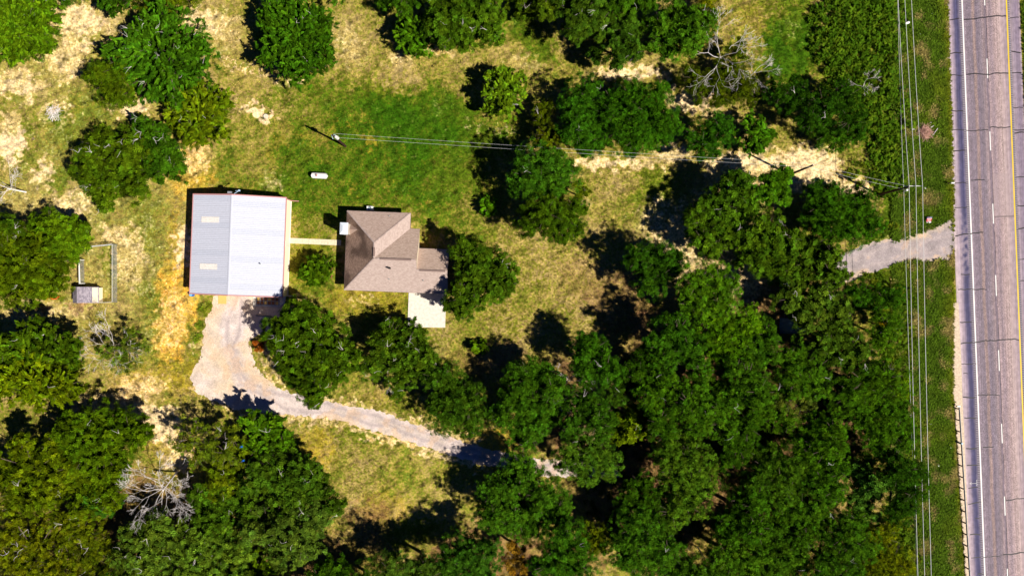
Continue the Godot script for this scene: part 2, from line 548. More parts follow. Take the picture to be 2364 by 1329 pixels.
func crown_into(buf: PackedFloat32Array, c: Vector3, rh: float, rv: float, kind: int, tone: Color, dens: float, heart: Vector3, others: Array, me: int) -> PackedFloat32Array:
	# clusters of sprigs on and below the surface of one lobe of a crown
	var n := int(maxf(8.0, rh * rh * 17.0 * dens))
	var sd := rf(0, 500)
	for i in n:
		var yy := lerpf(-0.2, 1.0, rng.randf())
		var az := rf(0, TAU)
		var fl := sqrt(maxf(0.0, 1.0 - yy * yy))
		var outl := 1.0 + 0.34 * wob.get_noise_2d(cos(az) * 22.0 + sd, sin(az) * 22.0) * 2.0
		var deep := i % 5 < 2                        # the leaves inside, which close the crown below its gaps
		var rad := (rf(0.15, 0.64) if deep else lerpf(0.72, 1.04, pow(rng.randf(), 0.6))) * outl
		var nrm := Vector3(cos(az) * fl, yy, sin(az) * fl)
		var p := c + Vector3(nrm.x * rh, nrm.y * rv, nrm.z * rh) * rad
		var buried := false
		for j in others.size():
			if j != me:
				var o: Array = others[j]
				var q: Vector3 = (p - o[0]) / Vector3(o[1], o[2], o[1])
				if q.length_squared() < 0.3:
					buried = true
		if buried and rng.randf() < 0.75:
			continue
		if not deep and wob.get_noise_3d(p.x * 58.0 + sd, p.y * 58.0, p.z * 58.0) < -0.1 and rh > 1.2:      # gaps between the boughs
			continue
		var b := rf(0.5, 1.5)
		var warm := rf(-0.12, 0.2)
		var tc := Color(tone.r * b * (1.0 + warm), tone.g * b, tone.b * b * (1.0 - warm * 0.6))
		var out := Vector3(p.x - heart.x, 0, p.z - heart.z)
		out = out.normalized() if out.length() > 0.1 else Vector3.RIGHT
		var m := rng.randi_range(6, 10)
		if kind == 1:
			var ax := (out * 0.8 + Vector3(rf(-0.9, 0.9), rf(-0.2, 0.5), rf(-0.9, 0.9))).normalized()
			var ln := rf(0.6, 1.15) * clampf(rh / 3.0, 0.5, 1.0)
			var sw := ax.cross(Vector3.UP).normalized()
			for k in m:
				var t := float(k) / m
				var w := (1.0 - t) * 0.24 + 0.05
				var pp := p + ax * (t - 0.5) * ln + sw * rf(-w, w) + Vector3.UP * rf(-0.15, 0.2)
				var d := (ax + sw * rf(-0.5, 0.5) + Vector3.UP * rf(-0.2, 0.3)).normalized()
				var s := rf(0.55, 0.95) * (1.3 if deep else 1.0)
				var sx := d.cross(Vector3.UP).normalized()
				var uu := sx.cross(d).normalized()
				var g := 0.5 + 1.45 * pow(rng.randf(), 2.0)
				put(buf, Basis(sx * s, uu * s, d * s), pp, Color(tc.r * g, tc.g * g, tc.b * g))
		else:
			var rc := rf(0.26, 0.5) * clampf(rh / 2.5, 0.45, 1.0)
			if kind == 2:
				rc *= 0.9
			for k in m:
				var o := Vector3(rng.randfn(0, 0.5), rng.randfn(0, 0.3), rng.randfn(0, 0.5)) * rc
				var up := (nrm * 0.5 + Vector3.UP * 0.55 + o * 0.6 + Vector3(rf(-0.45, 0.45), 0, rf(-0.45, 0.45))).normalized()
				var g := 0.5 + 1.5 * pow(rng.randf(), 2.0)
				put(buf, upright(up, rf(0, TAU), rf(0.6, 1.05) * (1.35 if deep else 1.0)), p + o, Color(tc.r * g, tc.g * g, tc.b * g))
	return buf

func tree(label: String, kind: int, tone: Color, h: float, lobes: Array, dens := 1.0, twigs := 1.0, called := "tree", group := ""):
	rng.seed = hash(label)
	tone = Color(tone.r * 1.52, tone.g * 1.34, tone.b * 0.38)
	var grow_by := 1.0
	if kind == 2 and h > 8.4 and called == "tree" and dens > 0.7:      # the crowns of the woods close up
		grow_by = 1.13
		dens *= 1.3
		h *= rf(0.94, 1.18)
		twigs *= 0.4
	var ls := []
	var mid := Vector3.ZERO; var wsum := 0.0
	var all := lobes.duplicate()
	for l in lobes:                                # smaller boughs that break the outline
		if l.z > 25:
			for k in 2:
				var az := rf(0, TAU)
				all.append(Vector3(l.x + cos(az) * l.z * 0.85, l.y + sin(az) * l.z * 0.85, l.z * rf(0.3, 0.48)))
	for l in all:
		var rm: float = l.z / PPM * grow_by
		var rv := minf(rm * 0.8, h * 0.4)
		var top := h * (rf(0.76, 1.0) if l.z > 25 else rf(0.6, 0.88))
		var hc := maxf(top - rv, rv * 0.6)
		var c := at(l.x, l.y, hc)
		var rh := rm * (1.0 - hc / HIGH)
		ls.append([c, rh, rv])
		mid += c * rh; wsum += rh
	mid /= wsum
	var base := Vector3(mid.x, 0, mid.z)
	var t := thing(called, label, "shrub" if called == "shrub" else "tree", base, 0.0, group)
	for l in ls:
		l[0] -= base
	mid -= base
	var buf := PackedFloat32Array()
	for i in ls.size():
		buf = crown_into(buf, ls[i][0], ls[i][1], ls[i][2], kind, tone, dens, mid, ls, i)
	stuff("crown", sprigs[kind], M.leaf, buf, t)
	var tr := Shape.new()
	var r0 := clampf(h * 0.028, 0.05, 0.34)
	var fork := Vector3(rf(-0.3, 0.3), h * 0.42, rf(-0.3, 0.3))
	tr.tube([Vector3(0, -0.1, 0), Vector3(0, 0.25, 0), Vector3(rf(-0.1, 0.1), h * 0.2, rf(-0.1, 0.1)), fork], [r0 * 1.5, r0 * 1.1, r0 * 0.9, r0 * 0.7], 8)
	part("trunk", tr, M.bark, t)
	var br := Shape.new()
	for l in ls:
		if l[1] < 1.0 and ls.size() > 6:
			continue
		var c: Vector3 = l[0]
		var m := fork.lerp(c, 0.5) + Vector3(rf(-0.3, 0.3), rf(0, 0.4), rf(-0.3, 0.3))
		br.tube([fork, m, c], [r0 * 0.6, r0 * 0.42, r0 * 0.25], 6, false)
		for k in int(3 + l[1] * 1.5):
			var az := rf(0, TAU)
			var e := c + Vector3(cos(az) * l[1] * 0.8, rf(0.0, 0.7) * l[2], sin(az) * l[1] * 0.8)
			br.tube([c, c.lerp(e, 0.5) + Vector3(0, 0.25, 0), e], [r0 * 0.22, r0 * 0.15, 0.02], 4, false)
	part("limbs", br, M.bark, t)
	if twigs > 0.0:
		var tw := Shape.new()
		for l in ls:                                   # bare pale twigs that stand out of the leaves
			for k in int(l[1] * l[1] * 0.1 * minf(twigs, 1.6) + rf(0, 1)):
				var az := rf(0, TAU); var q := sqrt(rng.randf()) * 0.9
				var p: Vector3 = l[0] + Vector3(cos(az) * q * l[1], sqrt(maxf(0.05, 1.0 - q * q)) * l[2] * 1.04, sin(az) * q * l[1])
				var d := Vector3(rf(-1, 1), rf(0.0, 0.3), rf(-1, 1)).normalized()
				for f in 1 + rng.randi() % 3:
					var e1 := p + d * rf(0.25, 0.6) + Vector3(rf(-0.15, 0.15), 0.08, rf(-0.15, 0.15))
					var d2 := (d + Vector3(rf(-0.9, 0.9), rf(-0.1, 0.2), rf(-0.9, 0.9))).normalized()
					var e2 := e1 + d2 * rf(0.25, 0.6)
					var e3 := e2 + (d2 + Vector3(rf(-1, 1), rf(-0.1, 0.2), rf(-1, 1))).normalized() * rf(0.15, 0.5)
					tw.tube([p, e1, e2, e3], [0.024, 0.018, 0.012, 0.006], 4, false)
					d = (d + Vector3(rf(-1, 1), 0, rf(-1, 1))).normalized()
		if tw.v.size() > 0:
			part("twigs", tw, M.deadwood, t)

func grow(s: Shape, p: Vector3, d: Vector3, ln: float, r: float, depth: int):
	var q := p + d * ln * 0.5 + Vector3(rf(-1, 1), rf(-0.5, 0.5), rf(-1, 1)) * ln * 0.07
	var e := p + d * ln
	s.tube([p, q, e], [r, r * 0.8, r * 0.6], 5 if depth > 2 else 3, false)
	if depth == 0:
		return
	var n := 2 + (rng.randi() % 2) + (1 if depth < 2 else 0)
	for i in n:
		var start := e if i < 2 else p.lerp(e, rf(0.35, 0.85))
		var nd := (d + Vector3(rf(-1, 1), rf(-0.45, 0.4), rf(-1, 1)) * 0.78).normalized()
		grow(s, start, nd, ln * rf(0.58, 0.82), maxf(r * rf(0.5, 0.66), 0.016), depth - 1)

func dead_tree(label: String, bpx: float, bpy: float, h: float, spread: float, limbs: int, depth: int, lean := Vector3.ZERO, thick := 0.16, called := "dead_tree"):
	rng.seed = hash(label)
	var t := thing(called, label, "tree", at(bpx, bpy))
	var fork := Vector3(lean.x * 0.5, h * 0.5, lean.z * 0.5)
	var tr := Shape.new()
	tr.tube([Vector3(0, -0.1, 0), Vector3(0, 0.3, 0), fork], [thick * 1.5, thick * 1.1, thick * 0.8], 8)
	part("trunk", tr, M.deadwood, t)
	for i in limbs:
		var az := TAU * (i + rf(-0.3, 0.3)) / limbs
		var d := Vector3(cos(az), rf(0.25, 1.0), sin(az))
		d = (d + lean * 0.12).normalized()
		var s := Shape.new()
		grow(s, fork * rf(0.75, 1.0), d, spread * rf(0.42, 0.6), thick * rf(0.28, 0.42), depth)
		part("limb", s, M.deadwood, t)
	return t

# ---------------------------------------------------------------- the road
func road_texture() -> ImageTexture:
	var w := 256; var h := 2048                      # 12.9 m by 130 m
	var stops := [[-2.8, 218, 206, 204], [-2.25, 204, 192, 198], [-1.75, 168, 158, 174], [-1.4, 100, 99, 132], [-0.95, 76, 78, 116], [-0.6, 128, 123, 146], [-0.3, 172, 163, 170], [0.2, 168, 158, 168], [0.8, 154, 145, 156],
		[1.4, 150, 142, 153], [1.6, 178, 160, 154], [1.9, 180, 161, 154], [2.15, 146, 138, 152], [2.8, 155, 147, 156], [3.4, 178, 163, 164], [3.7, 148, 138, 148], [3.8, 122, 114, 128], [3.95, 196, 178, 178], [4.6, 174, 161, 167],
		[5.2, 202, 184, 181], [6.0, 206, 190, 184], [6.8, 188, 174, 176], [7.3, 172, 162, 170], [7.6, 184, 171, 172], [8.2, 172, 163, 174], [8.9, 147, 138, 156], [9.3, 158, 148, 164], [9.7, 212, 198, 198], [10.2, 214, 200, 196]]
	var prof := []
	for x in w:
		var m := -2.85 + 12.9 * (x + 0.5) / w
		var c := Vector3(214, 200, 196)
		for i in stops.size() - 1:
			if m >= stops[i][0] and m <= stops[i + 1][0]:
				var t: float = (m - stops[i][0]) / (stops[i + 1][0] - stops[i][0])
				c = Vector3(stops[i][1], stops[i][2], stops[i][3]).lerp(Vector3(stops[i + 1][1], stops[i + 1][2], stops[i + 1][3]), t)
		prof.append(c)
	var agg := noise_bytes(w, h, 0.5, 2, 31)
	var patchy := noise_bytes(w, h, 0.05, 3, 32)
	var along := FastNoiseLite.new()
	along.frequency = 0.02; along.seed = 5
	var out := PackedByteArray()
	out.resize(w * h * 3)
	for y in h:
		var z := -65.0 + 130.0 * (y + 0.5) / h
		for x in w:
			var i := y * w + x
			var m := -2.85 + 12.9 * (x + 0.5) / w
			var wob_m := along.get_noise_2d(y * 0.6, x * 0.05) * 6.0
			var c: Vector3 = prof[clampi(int(x + wob_m * 0.5), 0, w - 1)]
			var sp := agg[i] / 255.0 - 0.5
			var pt := patchy[i] / 255.0 - 0.5
			var rough := 0.62 if (m > 0.2 and m < 3.7) or (m > 3.9 and m < 6.0) else 0.16
			if sp < -0.14 and rough > 0.2:
				c *= 0.6
			c *= 1.0 + sp * rough + pt * 0.2
			var streaks := along.get_noise_2d(x * 9.0, y * 0.13)
			c *= 1.0 + streaks * 0.16
			if m > 3.95 and m < 7.3 and z > -19.0 and z < -11.6:      # the paler patched slab
				c = c.lerp(Vector3(196, 182, 180), 0.45)
				if z > -11.85:
					c *= 0.8
			if m > -2.0 and m < -0.2 and z > -14 and z < -2:          # dust that traffic drags from the drive
				var d := clampf(0.8 - absf(z + 7.0) / 8.0, 0.0, 0.6) * clampf(0.6 + pt * 2.0 + sin((z + m * 0.9) * 5.0) * 0.3, 0.0, 1.0)
				c = c.lerp(Vector3(198, 186, 188), d)
			out[i * 3] = clampi(int(c.x * 0.87), 0, 255); out[i * 3 + 1] = clampi(int(c.y * 0.83), 0, 255); out[i * 3 + 2] = clampi(int(c.z * 0.855), 0, 255)
	return ImageTexture.create_from_image(Image.create_from_data(w, h, false, Image.FORMAT_RGB8, out))

func zr(py: float) -> float:
	return (py - CY) / PPM

func flat(x0: float, x1: float, z0: float, z1: float, y: float) -> Shape:
	var s := Shape.new()
	s.quad(Vector3(x0, y, z0), Vector3(x1, y, z0), Vector3(x1, y, z1), Vector3(x0, y, z1), Vector3.UP)
	return s

func build_road():
	var rm := mat("road", Color.WHITE, 0.85)
	rm.albedo_texture = road_texture()
	var bmp := grain(Color(1, 1, 1), 0.2, 1.0, 77, 0.3, 512).get_image()
	bmp.bump_map_to_normal_map(3.0)
	rm.normal_enabled = true
	rm.normal_texture = ImageTexture.create_from_image(bmp)
	rm.normal_scale = 0.5
	var s := Shape.new()
	s.quad(Vector3(-2.85, 0.03, -65), Vector3(9.62, 0.03, -65), Vector3(9.62, 0.03, 65), Vector3(-2.85, 0.03, 65), Vector3.UP)
	s.uv = PackedVector2Array([Vector2(0, 0), Vector2(0.967, 0), Vector2(0.967, 1), Vector2(0, 1)])
	var road := struct("road", s, rm)
	road.position = Vector3(77.28, 0, 0)
	road.rotation.y = 0.0399
	# the asphalt's thickness at its left edge
	var ed := Shape.new()
	ed.quad(Vector3(-2.85, 0.03, -65), Vector3(-2.85, 0.03, 65), Vector3(-3.0, -0.05, 65), Vector3(-3.0, -0.05, -65), Vector3(-1, 1, 0))
	part("pavement_edge", ed, M.asphalt_edge, road)
	part("white_edge_line", flat(-0.09, 0.11, -65, 65, 0.036), M.white_paint, road)
	part("yellow_edge_line", flat(7.33, 7.53, -65, 65, 0.036), M.yellow_paint, road)
	for d in [[-40, 14], [137, 182], [305, 349], [472, 518], [637, 685], [810, 858], [980, 1025], [1148, 1192], [1315, 1362]]:
		part("lane_dash", flat(3.72, 3.87, zr(d[0]), zr(d[1]), 0.036), M.white_paint, road)
	# milled rumble strips: shallow cross grooves beside both edge lines
	for side in [[-0.52, -0.16], [7.6, 7.9]]:
		var g := Shape.new()
		var z := -64.5
		while z < 64.5:
			var x0: float = side[0]; var x1: float = side[1]
			g.tint = Color(0.30, 0.27, 0.31)
			g.quad(Vector3(x0, 0.055, z), Vector3(x1, 0.055, z), Vector3(x1, 0.037, z + 0.16), Vector3(x0, 0.037, z + 0.16), Vector3.UP)
			g.tint = Color(0.10, 0.09, 0.12)
			g.quad(Vector3(x0, 0.037, z + 0.16), Vector3(x1, 0.037, z + 0.16), Vector3(x1, 0.055, z + 0.3), Vector3(x0, 0.055, z + 0.3), Vector3.UP)
			z += 0.3
		var rs := part("rumble_strip", g, M.vertex, road)
		rs.set_meta("kind", "stuff")
	# tar poured into the cross cracks
	rng.seed = 91
	for c in [[45, -2.7, -0.6], [45, 0.15, 7.3], [45, 7.9, 9.45], [122, -2.6, -0.2], [122, 7.9, 9.5], [172, -2.7, -0.3], [172, 0.2, 7.3], [172, 7.6, 9.5], [172, 8.9, 9.45], [253, -2.7, -0.2], [253, 7.8, 9.5], [298, -2.7, 3.5], [296, 3.8, 7.3], [304, 7.7, 9.5], [312, 7.7, 9.5],
		[347, -2.4, -0.2], [413, 7.7, 9.5], [421, -2.6, -0.2], [416, 0.3, 2.6], [478, -2.6, -0.1], [478, 7.6, 9.5], [534, 7.6, 9.5], [543, -2.7, 2.0], [604, 7.6, 9.5], [632, -2.0, -0.1], [667, -2.6, 2.2], [653, 7.6, 9.5], [742, -2.5, -0.1], [792, -2.5, 7.3],
		[839, -2.5, 0.0], [861, -2.3, -1.5], [915, -2.5, -0.2], [912, 0.0, 3.7], [963, -2.4, -0.1], [1034, -2.3, -0.2], [1033, 0.5, 2.3], [1073, -2.3, -0.1], [1126, -2.2, -0.2], [1163, -2.3, -0.1], [1157, 4.0, 7.2], [1196, -1.2, -0.3], [1233, -2.2, -0.3], [1287, -2.2, 2.6], [1282, 3.2, 7.2], [1325, -1.2, -0.2]]:
		var k := Shape.new()
		var x: float = c[1]
		var z := zr(c[0])
		var wd := rf(0.06, 0.1)
		while x < c[2]:
			var x2 := minf(x + rf(0.25, 0.6), c[2])
			var z2 := z + rf(-0.11, 0.11)
			k.quad(Vector3(x, 0.042, z - wd), Vector3(x2, 0.042, z2 - wd), Vector3(x2, 0.042, z2 + wd), Vector3(x, 0.042, z + wd), Vector3.UP)
			x = x2; z = z2
		part("crack_seal", k, M.tar, road)
	var seam := Shape.new()
	for i in 40:
		if rng.randf() < 0.75:
			var z := -62.0 + i * 3.1
			seam.quad(Vector3(3.88 + rf(-0.02, 0.02), 0.04, z), Vector3(3.95, 0.04, z), Vector3(3.95 + rf(-0.02, 0.02), 0.04, z + 2.9), Vector3(3.9, 0.04, z + 2.9), Vector3.UP)
	part("lane_seam", seam, M.tar, road)
	# a surveyor's sprayed arrow on the shoulder
	var sp := Shape.new()
	for b in [[-1.95, 1115, -0.85, 1115.4], [-1.95, 1115, -1.6, 1112], [-1.95, 1115, -1.6, 1118], [-0.75, 1122, -0.72, 1107], [-0.9, 1120, -0.6, 1117], [-0.9, 1115, -0.6, 1112], [-0.88, 1110, -0.62, 1107]]:
		var a := Vector3(b[0], 0.043, zr(b[1])); var e := Vector3(b[2], 0.043, zr(b[3]))
		var w := (e - a).cross(Vector3.UP).normalized() * 0.017
		sp.quad(a - w, e - w, e + w, a + w, Vector3.UP)
	part("spray_mark", sp, M.white_paint, road)

	# concrete strip between the verge and the shoulder, and the guardrail on it
	var strip := PackedVector2Array()
	for p in [[2202, 699], [2214, 699], [2221, 850], [2223, 925], [2227, 1000], [2240.5, 1329], [2245, 1430], [2226, 1430], [2224, 1329], [2215, 1150], [2206, 994], [2200, 925], [2199.5, 850], [2200, 760]]:
		strip.append((Vector2(p[0], p[1]) - Vector2(CX, CY)) / PPM)
	struct("concrete_strip", sheet(strip, 0.05), M.mow_strip)
	var gr := thing("guardrail", "steel guardrail on posts along the road shoulder", "guardrail", at(2217, 940))
	var a0 := at(2215.5, 938, 0.7); var a1 := at(2247, 1440, 0.7)
	var axis := (a1 - a0).normalized()
	var sidev := axis.cross(Vector3.UP).normalized()
	if sidev.x < 0:
		sidev = -sidev
	var o := gr.position
	var rail := Shape.new()
	var prof := [[0.0, 0.15], [0.08, 0.1], [0.08, 0.05], [0.02, 0.0], [0.08, -0.05], [0.08, -0.1], [0.0, -0.15]]
	for i in prof.size() - 1:
		var p0: Vector3 = sidev * prof[i][0] + Vector3.UP * prof[i][1]
		var p1: Vector3 = sidev * prof[i + 1][0] + Vector3.UP * prof[i + 1][1]
		rail.quad(a0 + p0 - o, a1 + p0 - o, a1 + p1 - o, a0 + p1 - o, sidev + Vector3.UP * 0.3)
		rail.quad(a0 + p0 - o - sidev * 0.012, a1 + p0 - o - sidev * 0.012, a1 + p1 - o - sidev * 0.012, a0 + p1 - o - sidev * 0.012, -sidev)
	part("rail", rail, M.galvanised, gr)
	var len_ := a0.distance_to(a1)
	var d := 0.4
	while d < len_:
		var p := a0 + axis * d - o
		var ps := Shape.new()
		ps.box(Vector3(p.x - 0.24, -0.1, p.z - 0.08), Vector3(p.x - 0.08, 0.78, p.z + 0.08))
		part("post", ps, M.creosote, gr)
		var bl := Shape.new()
		bl.box(Vector3(p.x - 0.078, 0.52, p.z - 0.07), Vector3(p.x + 0.0, 0.84, p.z + 0.07))
		part("block", bl, M.old_wood, gr)
		d += 1.905
	var ep := Shape.new()
	ep.box(a0 - o + Vector3(-0.35, -0.3, -0.12), a0 - o + Vector3(0.12, 0.16, 0.05))
	part("end_plate", ep, M.galvanised, gr)
	var rf_ := Shape.new()
	var rp := at(2214, 1021) - o
	rf_.box(rp + Vector3(-0.14, 0.0, -0.12), rp + Vector3(0.14, 1.0, 0.12))
	part("delineator", rf_, M.pale_blue, gr)

# ---------------------------------------------------------------- buildings
func rib_sheet(wd: float, ln: float) -> Shape:   # a ribbed steel sheet: x runs along the ridge, z up the slope
	var s := Shape.new()
	var ribs := 3
	for i in ribs:
		var x := wd * i / ribs
		var p := wd / ribs
		var pts := [[0.0, 0.0], [p * 0.68, 0.0], [p * 0.76, 0.045], [p * 0.9, 0.045], [p, 0.0]]
		for k in pts.size() - 1:
			s.quad(Vector3(x + pts[k][0], pts[k][1], 0), Vector3(x + pts[k + 1][0], pts[k + 1][1], 0), Vector3(x + pts[k + 1][0], pts[k + 1][1], ln), Vector3(x + pts[k][0], pts[k][1], ln), Vector3.UP)
	return s

func build_shop():
	# u runs east, v runs south from the north-west corner
	var W := 15.05; var L := 16.05; var HE := 3.0; var HR := 4.45; var RU := 6.85
	var t := thing("metal_shop", "long metal shop building with ribbed white roof and pink red trim", "building", Vector3(-51.94, 0, -15.21), -0.0385)
	for side in 2:
		var run := RU if side == 0 else W - RU
		var ln := sqrt(run * run + (HR - HE) * (HR - HE))
		var wd := L / 18.0
		var sh := rib_sheet(wd - 0.004, ln).mesh()
		var up := Vector3(run if side == 0 else -run, HR - HE, 0).normalized()
		for i in 18:
			var b := MeshInstance3D.new()
			b.name = "roof_sheet"
			b.mesh = sh
			b.material_override = M["roof_metal"] if (i * 7 + side * 3) % 5 != 0 else M["roof_metal_b"]
			t.add_child(b, true)
			var e := Vector3(0 if side == 0 else W, HE, 0)
			# local x along the ridge (v), local z up the slope
			var along := Vector3(0, 0, -1 if side == 0 else 1)
			b.transform = Transform3D(Basis(along, up.cross(along), up), e + Vector3(0, 0, (i + 1) * wd if side == 0 else i * wd))
	# flashing over the ridge, and trim round the roof
	var rc := Shape.new()
	var sl := (HR - HE) / RU; var sr := (HR - HE) / (W - RU)
	rc.quad(Vector3(RU - 0.2, HR + 0.06 - sl * 0.2, -0.03), Vector3(RU, HR + 0.06, -0.03), Vector3(RU, HR + 0.06, L + 0.03), Vector3(RU - 0.2, HR + 0.06 - sl * 0.2, L + 0.03), Vector3.UP)
	rc.quad(Vector3(RU + 0.2, HR + 0.06 - sr * 0.2, -0.03), Vector3(RU, HR + 0.06, -0.03), Vector3(RU, HR + 0.06, L + 0.03), Vector3(RU + 0.2, HR + 0.06 - sr * 0.2, L + 0.03), Vector3.UP)
	part("ridge_cap", rc, M.roof_metal, t)
	for v in [[-0.17, 0.0], [L, L + 0.17]]:
		for side in 2:
			var s := Shape.new()
			var a := Vector3(-0.05 if side == 0 else W + 0.05, HE + 0.07, 0); var b := Vector3(RU, HR + 0.07, 0)
			for q in [[0.0, Vector3.UP], [-0.22, Vector3.DOWN]]:
				s.quad(a + Vector3(0, q[0], v[0]), b + Vector3(0, q[0], v[0]), b + Vector3(0, q[0], v[1]), a + Vector3(0, q[0], v[1]), q[1])
			for z in v:
				s.quad(a + Vector3(0, 0, z), b + Vector3(0, 0, z), b + Vector3(0, -0.22, z), a + Vector3(0, -0.22, z), Vector3(0, 0, -1 if z == v[0] else 1))
			part("rake_trim", s, M.red_trim, t)
	for u in [[-0.14, -0.004], [W + 0.004, W + 0.14]]:
		var s := Shape.new()
		s.box(Vector3(u[0], HE - 0.14, -0.17), Vector3(u[1], HE + 0.02, L + 0.17))
		part("gutter", s, M.red_trim, t)
	# walls of cream sheet steel, with their gables
	var wl := Shape.new()
	var ov := 0.06
	wl.quad(Vector3(ov, 0, ov), Vector3(ov, 0, L - ov), Vector3(ov, HE, L - ov), Vector3(ov, HE, ov), Vector3.LEFT)
	part("wall", wl, M.cream, t)
	wl = Shape.new()
	wl.quad(Vector3(W - ov, 0, ov), Vector3(W - ov, 0, L - ov), Vector3(W - ov, HE, L - ov), Vector3(W - ov, HE, ov), Vector3.RIGHT)
	part("wall", wl, M.cream, t)
	for z in [ov, L - ov]:
		wl = Shape.new()
		var out := Vector3(0, 0, -1 if z == ov else 1)
		wl.quad(Vector3(ov, 0, z), Vector3(W - ov, 0, z), Vector3(W - ov, HE, z), Vector3(ov, HE, z), out)
		wl.tri(Vector3(ov, HE, z), Vector3(W - ov, HE, z), Vector3(RU, HR - 0.03, z), out)
		part("wall", wl, M.cream, t)
	# base trim, corner posts, the east door, windows, the big south door
	var bt := Shape.new()
	bt.box(Vector3(W - ov + 0.002, 0.0, 0), Vector3(W + 0.02, 0.16, L))
	part("base_trim", bt, M.pale_trim, t)
	for z in [0.02, L - 0.14]:
		var dp := Shape.new()
		dp.box(Vector3(W - 0.04, 0.12, z), Vector3(W + 0.1, HE - 0.15, z + 0.12))
		dp.box(Vector3(W + 0.102, 0.12, z), Vector3(W + 1.25, 0.24, z + 0.12))
		part("downspout", dp, M.red_trim if z < 1 else M.pale_trim, t)
	var dr := Shape.new()
	dr.box(Vector3(W - ov + 0.002, 0.05, 6.9), Vector3(W - 0.01, 2.1, 7.85))
	var door := part("door", dr, M.pale_trim, t)
	var hn := Shape.new()
	hn.box(Vector3(W - 0.01, 1.0, 7.65), Vector3(W + 0.05, 1.06, 7.75))
	part("handle", hn, M.galvanised, door)
	for x in [2.6, 9.5]:
		var bd := Shape.new()
		for k in 6:
			bd.box(Vector3(x, 0.05 + k * 0.44, L - ov + 0.002), Vector3(x + 3.4, 0.05 + k * 0.44 + 0.42, L - ov + 0.05))
		part("roller_door", bd, M.pale_trim, t)
	# fibreglass skylights in the west slope
	for sk in [[3.55, 4.5], [11.15, 12.1]]:
		var s := Shape.new()
		var a := Vector3(1.6, HE + 1.6 * sl + 0.055, 0); var b := Vector3(4.75, HE + 4.75 * sl + 0.055, 0)
		for k in 3:
			var z0: float = sk[0] + k * 0.317
			s.quad(a + Vector3(0, 0, z0), b + Vector3(0, 0, z0), b + Vector3(0, 0.0, z0 + 0.25), a + Vector3(0, 0.0, z0 + 0.25), Vector3.UP)
			s.quad(a + Vector3(0, 0, z0 + 0.25), b + Vector3(0, 0, z0 + 0.25), b + Vector3(0, 0.03, z0 + 0.29), a + Vector3(0, 0.03, z0 + 0.29), Vector3.UP)
			s.quad(a + Vector3(0, 0.03, z0 + 0.29), b + Vector3(0, 0.03, z0 + 0.29), b + Vector3(0, 0, z0 + 0.317), a + Vector3(0, 0, z0 + 0.317), Vector3.UP)
		part("skylight", s, M.fibreglass, t)
	var vp := Shape.new()
	vp.tube([Vector3(11.6, 3.4, 10.85), Vector3(11.6, 3.95, 10.85)], [0.06, 0.06], 8)
	vp.tube([Vector3(11.6, 3.96, 10.85), Vector3(11.6, 4.05, 10.85)], [0.13, 0.05], 8)
	part("vent_pipe", vp, M.galvanised, t)
	# the electric service on the north gable
	var sv := Shape.new()
	sv.tube([Vector3(6.3, 1.2, -0.12), Vector3(6.3, 3.9, -0.12)], [0.05, 0.05], 8)
	sv.box(Vector3(6.1, 1.2, -0.3), Vector3(6.5, 1.9, -0.175))
	sv.box(Vector3(5.95, 3.8, -0.62), Vector3(6.6, 4.1, -0.2))
	part("meter_box", sv, M.grey_metal, t)
	var fl := Shape.new()
	fl.tube([Vector3(7.0, 4.2, -0.2), Vector3(7.9, 4.35, -0.75)], [0.05, 0.05], 6)
	fl.tube([Vector3(7.3, 4.2, -0.75), Vector3(7.9, 4.35, -0.75)], [0.05, 0.05], 6)
	fl.box(Vector3(7.8, 4.3, -0.9), Vector3(8.1, 4.42, -0.66))
	part("flood_light", fl, M.pale_blue, t)

